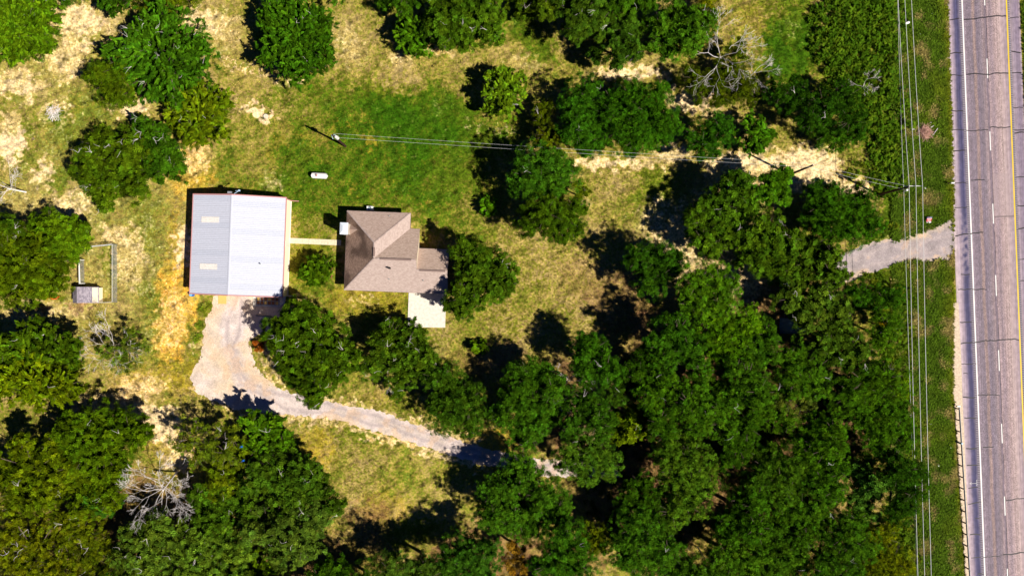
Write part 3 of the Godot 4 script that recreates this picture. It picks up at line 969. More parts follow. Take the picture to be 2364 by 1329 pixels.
func shingles(called: String, poly: Array, up: Vector3, m: Material, cols: Array, parent: Node, run := 0.15, wid := 0.28):
	# one slope: a solid deck and the courses of shingle tabs on it
	var c := Vector3.ZERO
	for p in poly:
		c += p
	c /= poly.size()
	var nn: Vector3 = ((poly[1] - poly[0]).cross(poly[2] - poly[0])).normalized()
	if nn.y < 0:
		nn = -nn
	var deck := Shape.new()
	for i in range(1, poly.size() - 1):
		deck.tri(poly[0], poly[i], poly[i + 1], nn)
	var slope := part(called, deck, m, parent)
	var ac := up.cross(nn).normalized()
	var lo := 1e9; var hi := -1e9
	for p in poly:
		lo = minf(lo, p.dot(up)); hi = maxf(hi, p.dot(up))
	var s := Shape.new()
	var base: Vector3 = poly[0]
	var k := 0
	var d := lo
	while d < hi - 0.02:
		var mid := minf(d + run * 0.5, hi - 0.01)
		var xs := []
		for i in poly.size():
			var a: Vector3 = poly[i]; var b: Vector3 = poly[(i + 1) % poly.size()]
			var da := a.dot(up) - mid; var db := b.dot(up) - mid
			if (da < 0) != (db < 0):
				xs.append(a.lerp(b, da / (da - db)).dot(ac))
		if xs.size() >= 2:
			xs.sort()
			var x: float = xs[0] - fmod(k * 0.61, 1.0) * wid
			while x < xs[-1]:
				var x2 := x + wid * rf(0.75, 1.25)
				var u0 := maxf(x, xs[0]); var u1 := minf(x2, xs[-1])
				if u1 > u0 + 0.02:
					var o := nn * (base.dot(nn))
					var g := rf(0.0, 1.0)
					s.tint = cols[0].lerp(cols[1], g)
					if cols.size() > 2:
						var st := smoothstep(0.0, 0.5, wob.get_noise_2d(u0 * 16.0 + 40, mid * 16.0) + cols[3])
						s.tint = s.tint.lerp(cols[2], st * 0.8)
					var e := minf(d + run + 0.02, hi)
					s.quad(o + ac * (u0 + 0.004) + up * d + nn * 0.026, o + ac * (u1 - 0.004) + up * d + nn * 0.026, o + ac * (u1 - 0.004) + up * e + nn * 0.012, o + ac * (u0 + 0.004) + up * e + nn * 0.012, nn)
				x = x2
		d += run
		k += 1
	var sh := part("shingles", s, M.vertex, slope)
	sh.set_meta("kind", "stuff")
	return slope

func build_house():
	rng.seed = 4
	var t := thing("house", "single storey house with brown shingle hip and gable roofs", "house", Vector3(-26.96, 0, -12.63), -0.0385)
	var E := 2.7; var P := 0.53; var R := E + 5.2 * P; var w2 := E + 3.62 * P
	var A := Vector3(0, E, 0); var G := Vector3(0, E, 12.95); var N := Vector3(5.2, R, 5.2); var S := Vector3(5.2, R, 7.75)
	var B := Vector3(10.4, E, 0); var B2 := Vector3(10.4, E, 2.55); var C := Vector3(12.0, E, 2.55); var RE := Vector3(12.0, R, 7.75)
	var D := Vector3(12.0, E, 12.95)
	var pc := lin(190, 171, 164); var pd := lin(172, 152, 145)
	var dk := lin(78, 62, 54)
	var up := func(x: float, z: float) -> Vector3: return Vector3(x, P, z).normalized()
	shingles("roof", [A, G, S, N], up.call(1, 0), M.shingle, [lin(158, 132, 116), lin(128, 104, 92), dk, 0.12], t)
	shingles("roof", [A, N, B], up.call(0, 1), M.shingle, [lin(192, 169, 158), lin(172, 149, 138)], t)
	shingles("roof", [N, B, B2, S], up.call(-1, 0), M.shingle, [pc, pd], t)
	shingles("roof", [S, B2, C, RE], up.call(0, 1), M.shingle, [lin(192, 169, 156), lin(170, 147, 134)], t)
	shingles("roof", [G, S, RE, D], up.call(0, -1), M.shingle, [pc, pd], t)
	var wz := 9.33
	shingles("roof", [Vector3(12.0, E, 12.95), Vector3(12.0, w2, wz), Vector3(16.95, w2, wz), Vector3(16.95, E, 12.95)], up.call(0, -1), M.shingle, [pc, pd], t)
	shingles("roof", [Vector3(12.0, E, 5.7), Vector3(12.0, w2, wz), Vector3(16.95, w2, wz), Vector3(16.95, E, 5.7)], up.call(0, 1), M.shingle, [lin(192, 169, 156), lin(170, 147, 134)], t)
	# hip and ridge caps
	for hr in [[A, N], [G, S], [N, B], [N, S], [S, RE], [Vector3(12, w2, wz), Vector3(16.95, w2, wz)]]:
		var s := Shape.new()
		var a: Vector3 = hr[0]; var b: Vector3 = hr[1]
		var n := int(a.distance_to(b) / 0.3)
		var ax := (b - a).normalized()
		var sd := ax.cross(Vector3.UP).normalized()
		for i in n:
			s.tint = pc.lerp(pd, rf(0, 1))
			var p := a + ax * (i * 0.3); var q := p + ax * 0.31
			var o := Vector3.UP * 0.065
			var dn := Vector3.UP * 0.03
			s.quad(p + o, q + o, q + sd * 0.14 + dn, p + sd * 0.14 + dn, Vector3.UP + sd)
			s.quad(p + o, q + o, q - sd * 0.14 + dn, p - sd * 0.14 + dn, Vector3.UP - sd)
		part("ridge_cap", s, M.vertex, t)
	# ridge vents
	for rv in [[Vector3(5.08, R - 0.02, 6.0), Vector3(5.34, R + 0.13, 7.4)], [Vector3(6.2, R - 0.02, 7.6), Vector3(11.2, R + 0.13, 7.88)], [Vector3(12.5, w2 - 0.02, wz - 0.13), Vector3(16.6, w2 + 0.13, wz + 0.13)]]:
		var s := Shape.new()
		s.box(rv[0], rv[1])
		part("ridge_vent", s, M.vent_brown, t)
	# gable ends, fascia boards, walls
	var gb := Shape.new()
	gb.tri(Vector3(12.0, E, 2.9), Vector3(12.0, E, 12.6), Vector3(12.0, R - 0.1, 7.75), Vector3.RIGHT)
	part("gable", gb, M.siding, t)
	gb = Shape.new()
	gb.tri(Vector3(16.7, E, 6.0), Vector3(16.7, E, 12.65), Vector3(16.7, w2 - 0.1, wz), Vector3.RIGHT)
	part("gable", gb, M.siding, t)
	for f in [[A, B], [B, B2], [B2, C], [A, G], [G, Vector3(16.95, E, 12.95)], [Vector3(12, E, 5.7), Vector3(16.95, E, 5.7)]]:
		var s := Shape.new()
		var a: Vector3 = f[0]; var b: Vector3 = f[1]
		s.box(Vector3(minf(a.x, b.x) - 0.05, E - 0.17, minf(a.z, b.z) - 0.05), Vector3(maxf(a.x, b.x) + 0.05, E + 0.005, maxf(a.z, b.z) + 0.05))
		part("fascia", s, M.fascia, t)
	var foot := [Vector2(0.45, 0.45), Vector2(9.95, 0.45), Vector2(9.95, 3.0), Vector2(11.6, 3.0), Vector2(11.6, 6.1), Vector2(16.6, 6.1), Vector2(16.6, 12.5), Vector2(0.45, 12.5)]
	var ctr := Vector2(7, 7)
	for i in foot.size():
		var a: Vector2 = foot[i]; var b: Vector2 = foot[(i + 1) % foot.size()]
		var out2 := (b - a).orthogonal()
		if out2.dot((a + b) * 0.5 - ctr) < 0:
			out2 = -out2
		var s := Shape.new()
		s.quad(Vector3(a.x, 0, a.y), Vector3(b.x, 0, b.y), Vector3(b.x, E - 0.01, b.y), Vector3(a.x, E - 0.01, a.y), Vector3(out2.x, 0, out2.y))
		part("wall", s, M.house_wall, t)
	for w in [[16.6, 7.2, 1], [16.6, 10.3, 1], [9.95, 1.2, 1], [0.45, 9.5, -1], [0.45, 5.6, -1]]:
		var s := Shape.new()
		var x0: float = w[0] + (0.002 if w[2] > 0 else -0.06)
		s.box(Vector3(x0, 0.9, w[1]), Vector3(x0 + 0.058, 2.1, w[1] + 1.2))
		var wi := part("window", s, M.pale_trim, t)
		var pn := Shape.new()
		var xp: float = w[0] + 0.066 * w[2]
		pn.quad(Vector3(xp, 0.96, w[1] + 0.06), Vector3(xp, 0.96, w[1] + 1.14), Vector3(xp, 2.04, w[1] + 1.14), Vector3(xp, 2.04, w[1] + 0.06), Vector3(w[2], 0, 0))
		part("pane", pn, M.dark_glass, wi)
	var gd := Shape.new()
	gd.box(Vector3(11.3, 0.05, 12.502), Vector3(15.9, 2.2, 12.55))
	part("garage_door", gd, M.pale_trim, t)
	# chimney chase with a sheet metal cap
	var ch := Shape.new()
	ch.box(Vector3(-0.42, 0, 2.25), Vector3(0.72, 4.95, 3.95))
	var chim := part("chimney", ch, M.chase, t)
	var cp := Shape.new()
	var c0 := Vector3(-0.5, 4.95, 2.15); var c1 := Vector3(0.8, 4.95, 4.05)
	cp.box(c0, Vector3(c1.x, 5.05, c1.z))
	var m0 := Vector3(0.02, 5.3, 2.75); var m1 := Vector3(0.28, 5.3, 3.45)
	var y := 5.053
	cp.quad(Vector3(c0.x, y, c0.z), Vector3(c1.x, y, c0.z), Vector3(m1.x, 5.3, m0.z), m0, Vector3(0, 1, -1))
	cp.quad(Vector3(c0.x, y, c1.z), Vector3(c1.x, y, c1.z), m1, Vector3(m0.x, 5.3, m1.z), Vector3(0, 1, 1))
	cp.quad(Vector3(c0.x, y, c0.z), Vector3(c0.x, y, c1.z), Vector3(m0.x, 5.3, m1.z), m0, Vector3(-1, 1, 0))
	cp.quad(Vector3(c1.x, y, c0.z), Vector3(c1.x, y, c1.z), m1, Vector3(m1.x, 5.3, m0.z), Vector3(1, 1, 0))
	cp.quad(m0, Vector3(m1.x, 5.3, m0.z), m1, Vector3(m0.x, 5.3, m1.z), Vector3.UP)
	part("chimney_cap", cp, M.cap_metal, chim)
	# saddle behind the chimney, vents on the south slope
	var sd := Shape.new()
	sd.tri(Vector3(0.72, 3.1, 2.25), Vector3(0.72, 3.1, 3.95), Vector3(0.72, 3.75, 3.1), Vector3(1, 1, 0))
	sd.tri(Vector3(0.72, 3.75, 3.1), Vector3(0.72, 3.1, 2.25), Vector3(2.1, 3.83, 3.1), Vector3(0, 1, -1))
	sd.tri(Vector3(0.72, 3.75, 3.1), Vector3(0.72, 3.1, 3.95), Vector3(2.1, 3.83, 3.1), Vector3(0, 1, 1))
	part("saddle", sd, M.shingle, t)
	var sp := func(x: float, z: float) -> float: return E + (12.95 - z) * P
	var vt := Shape.new()
	vt.box(Vector3(7.55, sp.call(0, 9.2) - 0.1, 9.05), Vector3(7.85, sp.call(0, 9.2) + 0.42, 9.3))
	vt.box(Vector3(7.25, sp.call(0, 9.2) + 0.3, 8.98), Vector3(7.548, sp.call(0, 9.2) + 0.46, 9.2))
	part("flue_vent", vt, M.black_metal, t)
	for v in [[7.45, 10.9], [13.0, 10.9], [7.0, 0.65]]:
		var s := Shape.new()
		var h: float = E + minf(v[1], 12.95 - v[1]) * P
		s.tube([Vector3(v[0], h - 0.05, v[1]), Vector3(v[0], h + 0.35, v[1])], [0.05, 0.05], 8)
		s.tube([Vector3(v[0], h + 0.02, v[1]), Vector3(v[0], h + 0.1, v[1])], [0.12, 0.06], 8)
		part("vent_pipe", s, M.galvanised, t)

	# what stands round the house
	var ac := thing("air_conditioner", "white outdoor air conditioner unit against the north house wall", "air conditioner", at(855.5, 481.5), -0.0385)
	var ab := Shape.new()
	ab.box(Vector3(-0.55, 0, -0.35), Vector3(0.55, 0.1, 0.35))
	part("pad", ab, M.concrete, ac)
	ab = Shape.new()
	ab.box(Vector3(-0.5, 0.103, -0.32), Vector3(0.5, 0.9, 0.32))
	part("casing", ab, M.white_metal, ac)
	ab = Shape.new()
	ab.tube([Vector3(0, 0.9, 0), Vector3(0, 0.915, 0)], [0.29, 0.29], 20)
	part("fan_opening", ab, M.black_metal, ac)
	ab = Shape.new()
	for i in 4:
		var a := TAU * i / 4
		ab.quad(Vector3(0, 0.925, 0), Vector3(cos(a) * 0.26, 0.93, sin(a) * 0.26), Vector3(cos(a + 0.5) * 0.26, 0.945, sin(a + 0.5) * 0.26), Vector3(cos(a + 0.9) * 0.06, 0.93, sin(a + 0.9) * 0.06), Vector3.UP)
	part("fan", ab, M.pale_blue, ac)
	var pad := PackedVector2Array()
	for p in [[943.5, 672], [1030, 674], [1027.5, 756], [958, 755], [941, 750]]:
		pad.append((Vector2(p[0], p[1]) - Vector2(CX, CY)) / PPM)
	struct("concrete_parking_pad", slab(pad, 0.1), M.concrete)
	for i in 8:                                        # slabs of the walk from shop to house
		var q := PackedVector2Array()
		var x0 := lerpf(668.5, 787.0, i / 8.0); var x1 := lerpf(668.5, 787.0, (i + 1) / 8.0) - 0.25
		var y0 := lerpf(549, 554, i / 8.0)
		for p in [[x0, y0], [x1, y0 + 0.5], [x1 - 0.4, y0 + 13], [x0 - 0.4, y0 + 12.5]]:
			q.append((Vector2(p[0], p[1]) - Vector2(CX, CY)) / PPM)
		if i == 0:
			var w := struct("walkway", slab(q, 0.08), M.walk)
			w.name = "walkway"
		else:
			part("paving_slab", slab(q, 0.08 + rf(-0.012, 0.012)), M.walk, get_node("walkway"))
	# timber edging round the little conifer
	var bed := thing("bed_edging", "brown timber edging beside the small conifer between shop and house", "edging", at(765, 618))
	for e in [[762, 600, 768, 601], [766, 603, 764.5, 642]]:
		var s := Shape.new()
		var a := at(e[0], e[1], 0.1) - bed.position; var b := at(e[2], e[3], 0.1) - bed.position
		s.bar(a, b, 0.1, 4)
		part("timber", s, M.rust_wood, bed)

func slab(pts: PackedVector2Array, h: float) -> Shape:
	var s := sheet(pts, h)
	var c := Vector2.ZERO
	for p in pts:
		c += p
	c /= pts.size()
	for i in pts.size():
		var a := pts[i]; var b := pts[(i + 1) % pts.size()]
		var o := (b - a).orthogonal()
		if o.dot((a + b) * 0.5 - c) < 0:
			o = -o
		s.quad(Vector3(a.x, -0.02, a.y), Vector3(b.x, -0.02, b.y), Vector3(b.x, h, b.y), Vector3(a.x, h, a.y), Vector3(o.x, 0, o.y))
	return s

# ---------------------------------------------------------------- smaller things
func pole(label: String, base: Vector3, h: float, lean := Vector3.ZERO) -> Node3D:
	var t := thing("utility_pole", label, "utility pole", base, 0.0, "utility poles")
	var s := Shape.new()
	s.tube([Vector3(0, -0.2, 0), Vector3(0, h, 0) + lean], [0.2, 0.14], 10)
	part("pole", s, M.creosote, t)
	return t

func wire(label: String, pts: Array, r: float, m: Material, sag: float, group := "overhead wires along the road"):
	var s := Shape.new()
	for i in pts.size() - 1:
		var a: Vector3 = pts[i]; var b: Vector3 = pts[i + 1]
		var path := []; var rad := []
		for k in 25:
			var t := k / 24.0
			path.append(a.lerp(b, t) - Vector3.UP * sag * 4.0 * t * (1.0 - t))
			rad.append(r)
		s.tube(path, rad, 5, false)
	solo("overhead_wire", s, m, label, "wire", group)

func build_wires():
	# yard pole with its transformer
	var p0 := at(797, 337)
	var h0 := 8.3
	var t := pole("dark brown pole with grey transformer standing alone on the lawn", p0, h0)
	var s := Shape.new()
	s.tube([Vector3(0.35, h0 - 1.75, 0.1), Vector3(0.35, h0 - 1.65, 0.1), Vector3(0.35, h0 - 0.85, 0.1), Vector3(0.35, h0 - 0.72, 0.1)], [0.24, 0.3, 0.3, 0.2], 16)
	s.tube([Vector3(0.35, h0 - 0.72, 0.1), Vector3(0.35, h0 - 0.5, 0.1)], [0.06, 0.05], 8)
	part("transformer", s, M.white_metal, t)
	s = Shape.new()
	s.box(Vector3(-0.1, h0 - 1.45, -0.1), Vector3(0.4, h0 - 1.35, 0.1))
	part("bracket", s, M.galvanised, t)
	s = Shape.new()
	s.bar(Vector3(-0.18, h0 - 0.05, -0.05), Vector3(-0.12, h0 - 0.75, 0.45), 0.045)
	s.bar(Vector3(-0.18, h0 - 0.05, -0.05), Vector3(0.5, h0 - 0.1, -0.02), 0.045)
	part("cutout", s, M.pale_blue, t)
	# pole in the sandy break
	var p1 := at(1823.5, 403)
	var h1 := 8.9
	t = pole("bare dark pole standing in the sandy clearing without a crossarm", p1, h1)
	s = Shape.new()
	s.tube([Vector3(0, h1, 0), Vector3(0, h1 + 0.22, 0)], [0.07, 0.05], 8)
	part("insulator", s, M.white_metal, t)
	# roadside pole with its crossarm
	var p2 := at(2029, 449)
	var h2 := 8.8
	t = pole("roadside pole with pale crossarm near the gravel drive entrance", p2, h2)
	s = Shape.new()
	s.box(Vector3(-0.15, h2 - 0.35, -0.21), Vector3(2.15, h2 - 0.2, -0.142))
	part("crossarm", s, M.white_metal, t)
	for x in [0.0, 1.05, 2.08]:
		s = Shape.new()
		s.tube([Vector3(x, h2 - 0.2, -0.18), Vector3(x, h2 - 0.05, -0.18), Vector3(x, h2 + 0.08, -0.18)], [0.04, 0.09, 0.05], 8)
		part("insulator", s, M.pale_blue, t)
	s = Shape.new()
	s.tube([Vector3(0.05, h2 - 1.3, 0.42), Vector3(0.05, h2 - 0.45, 0.42)], [0.16, 0.16], 12)
	part("lightning_arrester", s, M.white_metal, t)
	s = Shape.new()
	s.bar(Vector3(-0.3, h2 - 0.5, -0.25), Vector3(0.15, h2 - 0.3, 0.25), 0.06)
	part("brace", s, M.grey_metal, t)
	# three conductors and a neutral along the road
	var z0 := -75.0; var z1 := 85.0
	var road := Vector3(sin(0.045), 0, cos(0.045))
	var n := ["westernmost pale overhead wire beside the road, over the weeds", "middle pale overhead wire beside the road", "easternmost pale overhead wire beside the road, over the verge", "thin lower overhead wire just east of the westernmost wire"]
	for i in 4:
		var x: float = [0.0, 1.05, 2.08, 0.02][i]
		var hh: float = [h2 + 0.1, h2 + 0.1, h2 + 0.1, h2 - 1.4][i]
		var c := p2 + Vector3(x, hh, -0.18 if i < 3 else 0.0)
		var a := c + Vector3(-tan(0.047) * (c.z - z0) * 0.92, -0.6 if i < 3 else 1.0, z0 - c.z)
		var b := c + Vector3(tan(0.031) * (z1 - c.z) * 0.95, -0.4 if i < 3 else 0.7, z1 - c.z)
		if i == 3:
			a.x += 0.7; b.x += 0.6
		wire(n[i], [a, c, b], 0.03 if i < 3 else 0.022, M.aluminium, 0.5)
	# the tap to the yard
	for i in 2:
		var o := Vector3(0, 0, -0.18 + i * 0.36)
		wire(["northern of the two wires crossing the lawn to the yard pole", "southern of the two wires crossing the lawn to the yard pole"][i], [p2 + Vector3(0, h2 - 0.3 - i * 0.9, 0) + o, p1 + Vector3(0, h1 + 0.2 - i * 0.9, 0) + o, p0 + Vector3(0.1, h0 - 0.05 - i * 0.35, 0) + o * 1.5], 0.011, M.aluminium, 0.45, "wires to the yard pole")
	wire("thin dark service wire running from yard pole to metal shop", [p0 + Vector3(-0.1, h0 - 1.2, 0), at(533, 446, 4.5)], 0.012, M.black_metal, 0.35, "wires to the yard pole")
	var sp := Shape.new()
	var wp := at(2096.5, 52, 8.2)
	sp.tube([wp + Vector3(-0.34, 0, 0.12), wp + Vector3(-0.2, 0, 0.06), wp + Vector3(0.2, 0, -0.06), wp + Vector3(0.3, 0, -0.1)], [0.1, 0.2, 0.2, 0.1], 10)
	solo("wire_marker", sp, M.white_metal, "white marker hanging on the middle roadside wire", "wire marker")

func sticks(called: String, label: String, px: float, py: float, rad: float, hgt: float, n: int, m: Material, sd: int) -> Node3D:
	rng.seed = sd
	var t := thing(called, label, "brush pile", at(px, py))
	var s := Shape.new()
	for i in n:
		var a := rf(0, TAU); var q := sqrt(rng.randf()) * rad * 0.75
		var p := Vector3(cos(a) * q, rf(0.05, hgt) * (1.0 - q / rad), sin(a) * q)
		var az := rf(0, TAU)
		var d := Vector3(cos(az), rf(-0.1, 0.35), sin(az)) * rf(0.3, 0.75) * rad * 0.8
		var g := rf(0.75, 1.25)
		s.tint = Color(g, g * rf(0.92, 1.0), g * rf(0.86, 1.0))
		var r := rf(0.015, 0.06)
		s.tube([p - d, p + Vector3(0, rf(0, 0.15), 0), p + d], [r, r * 0.8, r * 0.4], 4, false)
	var o := part("sticks", s, m, t)
	o.set_meta("kind", "stuff")
	return t

func build_things():
	rng.seed = 21
	# propane tank on the lawn
	var t := thing("propane_tank", "white propane tank with reddish dome on the lawn", "propane tank", at(740, 407), -0.05)
	var s := Shape.new()
	var path := []; var rad := []
	for i in 17:
		var u := lerpf(-1.0, 1.0, i / 16.0)
		path.append(Vector3(u * 1.42, 0.78, 0))
		rad.append(0.48 * (sqrt(maxf(0.0, 1.0 - pow(maxf(0.0, (absf(u) - 0.72) / 0.28), 2.0))) if absf(u) > 0.72 else 1.0) + 0.004)
	s.tube(path, rad, 20)
	part("tank", s, M.white_metal, t)
	s = Shape.new()
	s.tube([Vector3(-0.4, 1.2, 0), Vector3(-0.4, 1.36, 0), Vector3(-0.4, 1.43, 0)], [0.2, 0.2, 0.13], 16)
	part("dome", s, M.red_trim, t)
	s = Shape.new()
	s.tube([Vector3(-0.44, 1.43, 0), Vector3(-0.44, 1.45, 0)], [0.09, 0.09], 12)
	part("dome_lid", s, M.grey_metal, t)
	for x in [-0.85, 0.85]:
		s = Shape.new()
		s.box(Vector3(x - 0.1, 0, -0.4), Vector3(x + 0.1, 0.36, 0.4))
		part("cradle", s, M.concrete, t)
	# septic lid in the bare patch
	t = thing("septic_lid", "small round concrete lid in the bare sandy patch", "lid", at(613, 268))
	s = Shape.new()
	s.tube([Vector3(0, -0.05, 0), Vector3(0, 0.09, 0), Vector3(0, 0.12, 0)], [0.42, 0.42, 0.36], 20)
	part("ring", s, M.concrete, t)
	s = Shape.new()
	s.tube([Vector3(0, 0.121, 0), Vector3(0, 0.15, 0)], [0.26, 0.24], 16)
	part("cover", s, M.walk, t)
	# mailbox at the shoulder
	t = thing("mailbox", "white mailbox on a post beside the road shoulder", "mailbox", at(2187, 424.5), 0.04)
	s = Shape.new()
	s.box(Vector3(-0.05, -0.1, -0.05), Vector3(0.05, 1.0, 0.05))
	s.bar(Vector3(-0.5, 0.98, 0), Vector3(0.35, 1.03, 0), 0.05, 4)
	part("post", s, M.creosote, t)
	s = Shape.new()
	var arc := []
	for i in 9:
		var a := PI * i / 8.0
		arc.append(Vector2(cos(a) * 0.12, 1.22 + sin(a) * 0.12))
	arc.append(Vector2(-0.12, 1.06)); arc.append(Vector2(0.12, 1.06))
	for i in arc.size():
		var a: Vector2 = arc[i]; var b: Vector2 = arc[(i + 1) % arc.size()]
		var m := (a + b) * 0.5 - Vector2(0, 1.15)
		s.quad(Vector3(-0.05, a.y, a.x), Vector3(0.5, a.y, a.x), Vector3(0.5, b.y, b.x), Vector3(-0.05, b.y, b.x), Vector3(0, m.y, m.x))
	for i in range(1, arc.size() - 1):
		for x in [-0.05, 0.5]:
			s.tri(Vector3(x, arc[0].y, arc[0].x), Vector3(x, arc[i].y, arc[i].x), Vector3(x, arc[i + 1].y, arc[i + 1].x), Vector3(1 if x > 0 else -1, 0, 0))
	part("box", s, M.white_metal, t)
	# roadside sign, leaning back
	t = thing("yard_sign", "red, white and blue yard sign leaning back near the drive entrance", "sign", at(2141.5, 508), 0.05)
	var img := Image.create(48, 56, false, Image.FORMAT_RGB8)
	img.fill(Color8(196, 30, 42))
	img.fill_rect(Rect2i(0, 0, 48, 13), Color8(26, 36, 92))
	img.fill_rect(Rect2i(0, 13, 48, 4), Color8(235, 235, 235))
	img.fill_rect(Rect2i(6, 4, 15, 3), Color8(205, 90, 96)); img.fill_rect(Rect2i(25, 5, 16, 3), Color8(190, 196, 214))
	for r in [[22, 5, 40], [28, 9, 41], [34, 6, 36], [38, 12, 43]]:
		var x: int = r[1]
		while x < r[2]:
			var w := 2 + rng.randi() % 5
			img.fill_rect(Rect2i(x, r[0], w, 2 + rng.randi() % 3), Color8(238, 226, 228))
			x += w + 1 + rng.randi() % 2
	img.fill_rect(Rect2i(0, 43, 48, 3), Color8(40, 48, 110))
	img.fill_rect(Rect2i(4, 47, 44, 9), Color8(240, 238, 238))
	var sm := mat("sign", Color.WHITE, 0.5)
	sm.albedo_texture = ImageTexture.create_from_image(img)
	s = Shape.new()
	var pa := Vector3(-0.42, 0.85, -0.48); var pb := Vector3(0.42, 0.85, -0.48); var pc := Vector3(0.42, 0.35, 0.48); var pd := Vector3(-0.42, 0.35, 0.48)
	s.quad(pa, pb, pc, pd, Vector3(0, 1, 0.5))
	part("panel", s, sm, t)
	s = Shape.new()
	for q in [[pa, pb], [pb, pc], [pc, pd], [pd, pa]]:
		s.bar(q[0] - Vector3(0, 0.03, 0), q[1] - Vector3(0, 0.03, 0), 0.022, 4)
	part("frame", s, M.galvanised, t)
	for x in [-0.36, 0.36]:
		s = Shape.new()
		s.bar(Vector3(x, -0.1, -0.44), Vector3(x, 0.83, -0.44), 0.02)
		part("stake", s, M.galvanised, t)
	# heaps of brush
	sticks("brush_pile", "heap of cut branches on the grass verge beside the road", 2133, 306, 1.6, 1.3, 220, M.brush, 5)
	sticks("stick_pile", "fire heap of grey sticks inside a ring of ash", 124, 261, 1.5, 0.6, 70, M.deadwood, 6)
	for i in 3:
		var l := Shape.new()
		var a: Vector3 = at([2150, 2166, 2106][i], [294, 296, 298][i], 0.5)
		var b: Vector3 = at([2158, 2152, 2114][i], [289, 316, 298][i], 0.35)
		l.tube([a, a.lerp(b, 0.5), b], [0.06, 0.055, 0.03], 6)
		solo("branch", l, M.deadwood, ["pale branch sticking out north-east of the verge brush heap", "pale branch lying along the east side of the verge brush heap", "short pale branch just west of the verge brush heap"][i], "branch", "branches round the brush heap")
	# by the shop: barrel, plywood ramp, slab with rusty frames, plank
	t = thing("barrel", "blue plastic barrel at the south-west corner of the metal shop", "barrel", at(445, 680))
	s = Shape.new()
	s.tube([Vector3(0, 0, 0), Vector3(0, 0.3, 0), Vector3(0, 0.34, 0), Vector3(0, 0.6, 0), Vector3(0, 0.64, 0), Vector3(0, 0.88, 0)], [0.28, 0.29, 0.31, 0.31, 0.29, 0.28], 18)
	part("drum", s, M.blue_plastic, t)
	s = Shape.new()
	s.tube([Vector3(0, 0.881, 0), Vector3(0, 0.9, 0)], [0.25, 0.25], 18)
	part("lid", s, M.blue_light, t)
	s = Shape.new()
	var r0 := at(512.5, 691)
	s.box(r0 + Vector3(-0.68, 0.02, -0.85), r0 + Vector3(0.68, 0.07, 0.75))
	solo("plywood_sheet", s, M.plywood, "yellowish plywood sheet on the gravel at the shop door", "plywood")
	var pq := PackedVector2Array()
	for p in [[584, 682], [660, 684], [656, 700], [646, 708], [583, 706]]:
		pq.append((Vector2(p[0], p[1]) - Vector2(CX, CY)) / PPM)
	struct("concrete_apron", slab(pq, 0.08), M.concrete)
	t = thing("steel_rack", "low grey steel rack of rusty panels beside the shop's south wall", "rack", at(622, 696), -0.03)
	for i in 6:
		for k in 2:
			s = Shape.new()
			s.box(Vector3(-2.1 + i * 0.62, 0.12, -0.65 + k * 0.62), Vector3(-2.1 + i * 0.62 + 0.5, 0.15, -0.65 + k * 0.62 + 0.5))
			part("panel", s, M.rust_wood if (i + k) % 3 else M.plywood, t)
	s = Shape.new()
	for i in 7:
		s.box(Vector3(-2.21 + i * 0.62, 0.09, -0.72), Vector3(-2.12 + i * 0.62, 0.22, 0.62))
	for k in 3:
		s.box(Vector3(-2.22, 0.11, -0.76 + k * 0.63), Vector3(1.7, 0.2, -0.68 + k * 0.63))
	part("frame", s, M.grey_metal, t)
	s = Shape.new()
	s.bar(at(590, 726.5, 0.08), at(625, 729.5, 0.08), 0.13, 4)
	solo("timber_post", s, M.old_wood, "long grey timber post lying on the ground south of the shop", "post")
	# dog pen and its kennel
	build_pen()
	# litter along the verge
	var li := 0
	for q in [[2153, 31, "crumpled white litter on the verge, north end of the road"], [2151, 979, "white litter scrap beside the weeds east of the guardrail's upper bend"], [2143, 1299, "pale litter scrap on the verge at its south end"], [2125, 78, "white litter scrap under the easternmost wire, north of the brush heap"], [2149, 283, "white litter scrap just north of the verge brush heap"], [2168, 1074, "tiny white litter scrap between wires and guardrail"], [2137, 434, "white litter scrap east of the roadside pole"], [2130, 709, "white litter scrap on the verge south of the gravel drive"], [2154, 1106, "bright white litter bag beside the easternmost wire"], [2196, 1033, "white litter scrap in the grass against the concrete strip"], [2185, 254, "pale litter scrap near the road edge north-east of the brush heap"]]:
		s = Shape.new()
		var c := at(q[0], q[1], 0.25)
		var z := rf(0.12, 0.26)
		var ring := []
		for i in 7:
			var a := TAU * i / 7
			ring.append(c + Vector3(cos(a) * z * rf(0.6, 1.3), rf(-0.1, 0.06), sin(a) * z * rf(0.5, 1.0)))
		for i in 7:
			s.tri(c + Vector3(rf(-0.03, 0.03), 0.12, rf(-0.03, 0.03)), ring[i], ring[(i + 1) % 7], Vector3.UP)
			s.tri(c - Vector3(0, 0.1, 0), ring[i], ring[(i + 1) % 7], Vector3.DOWN)
		solo("paper_litter", s, M.white_metal, q[2], "litter", "litter on the verge")
		li += 1
	# odds and ends under the trees
	s = Shape.new()
	var tc := at(1832, 752, 0.0)
	for i in 6:
		for k in 5:
			var h := func(a: int, b: int) -> Vector3:
				var u := a / 6.0 - 0.5; var w := b / 5.0 - 0.5
				return tc + Vector3(u * 4.6, 1.5 * (1.0 - pow(absf(u) * 2.0, 3.0)) * (1.0 - pow(absf(w) * 2.0, 3.0)) + 0.1 * sin(a * 2.3 + b * 1.7) + 0.08, w * 2.6)
			s.quad(h.call(i, k), h.call(i + 1, k), h.call(i + 1, k + 1), h.call(i, k + 1), Vector3.UP)
	solo("tarpaulin", s, M.tarp, "pale blue tarpaulin draped over something under the roadside trees", "tarpaulin")
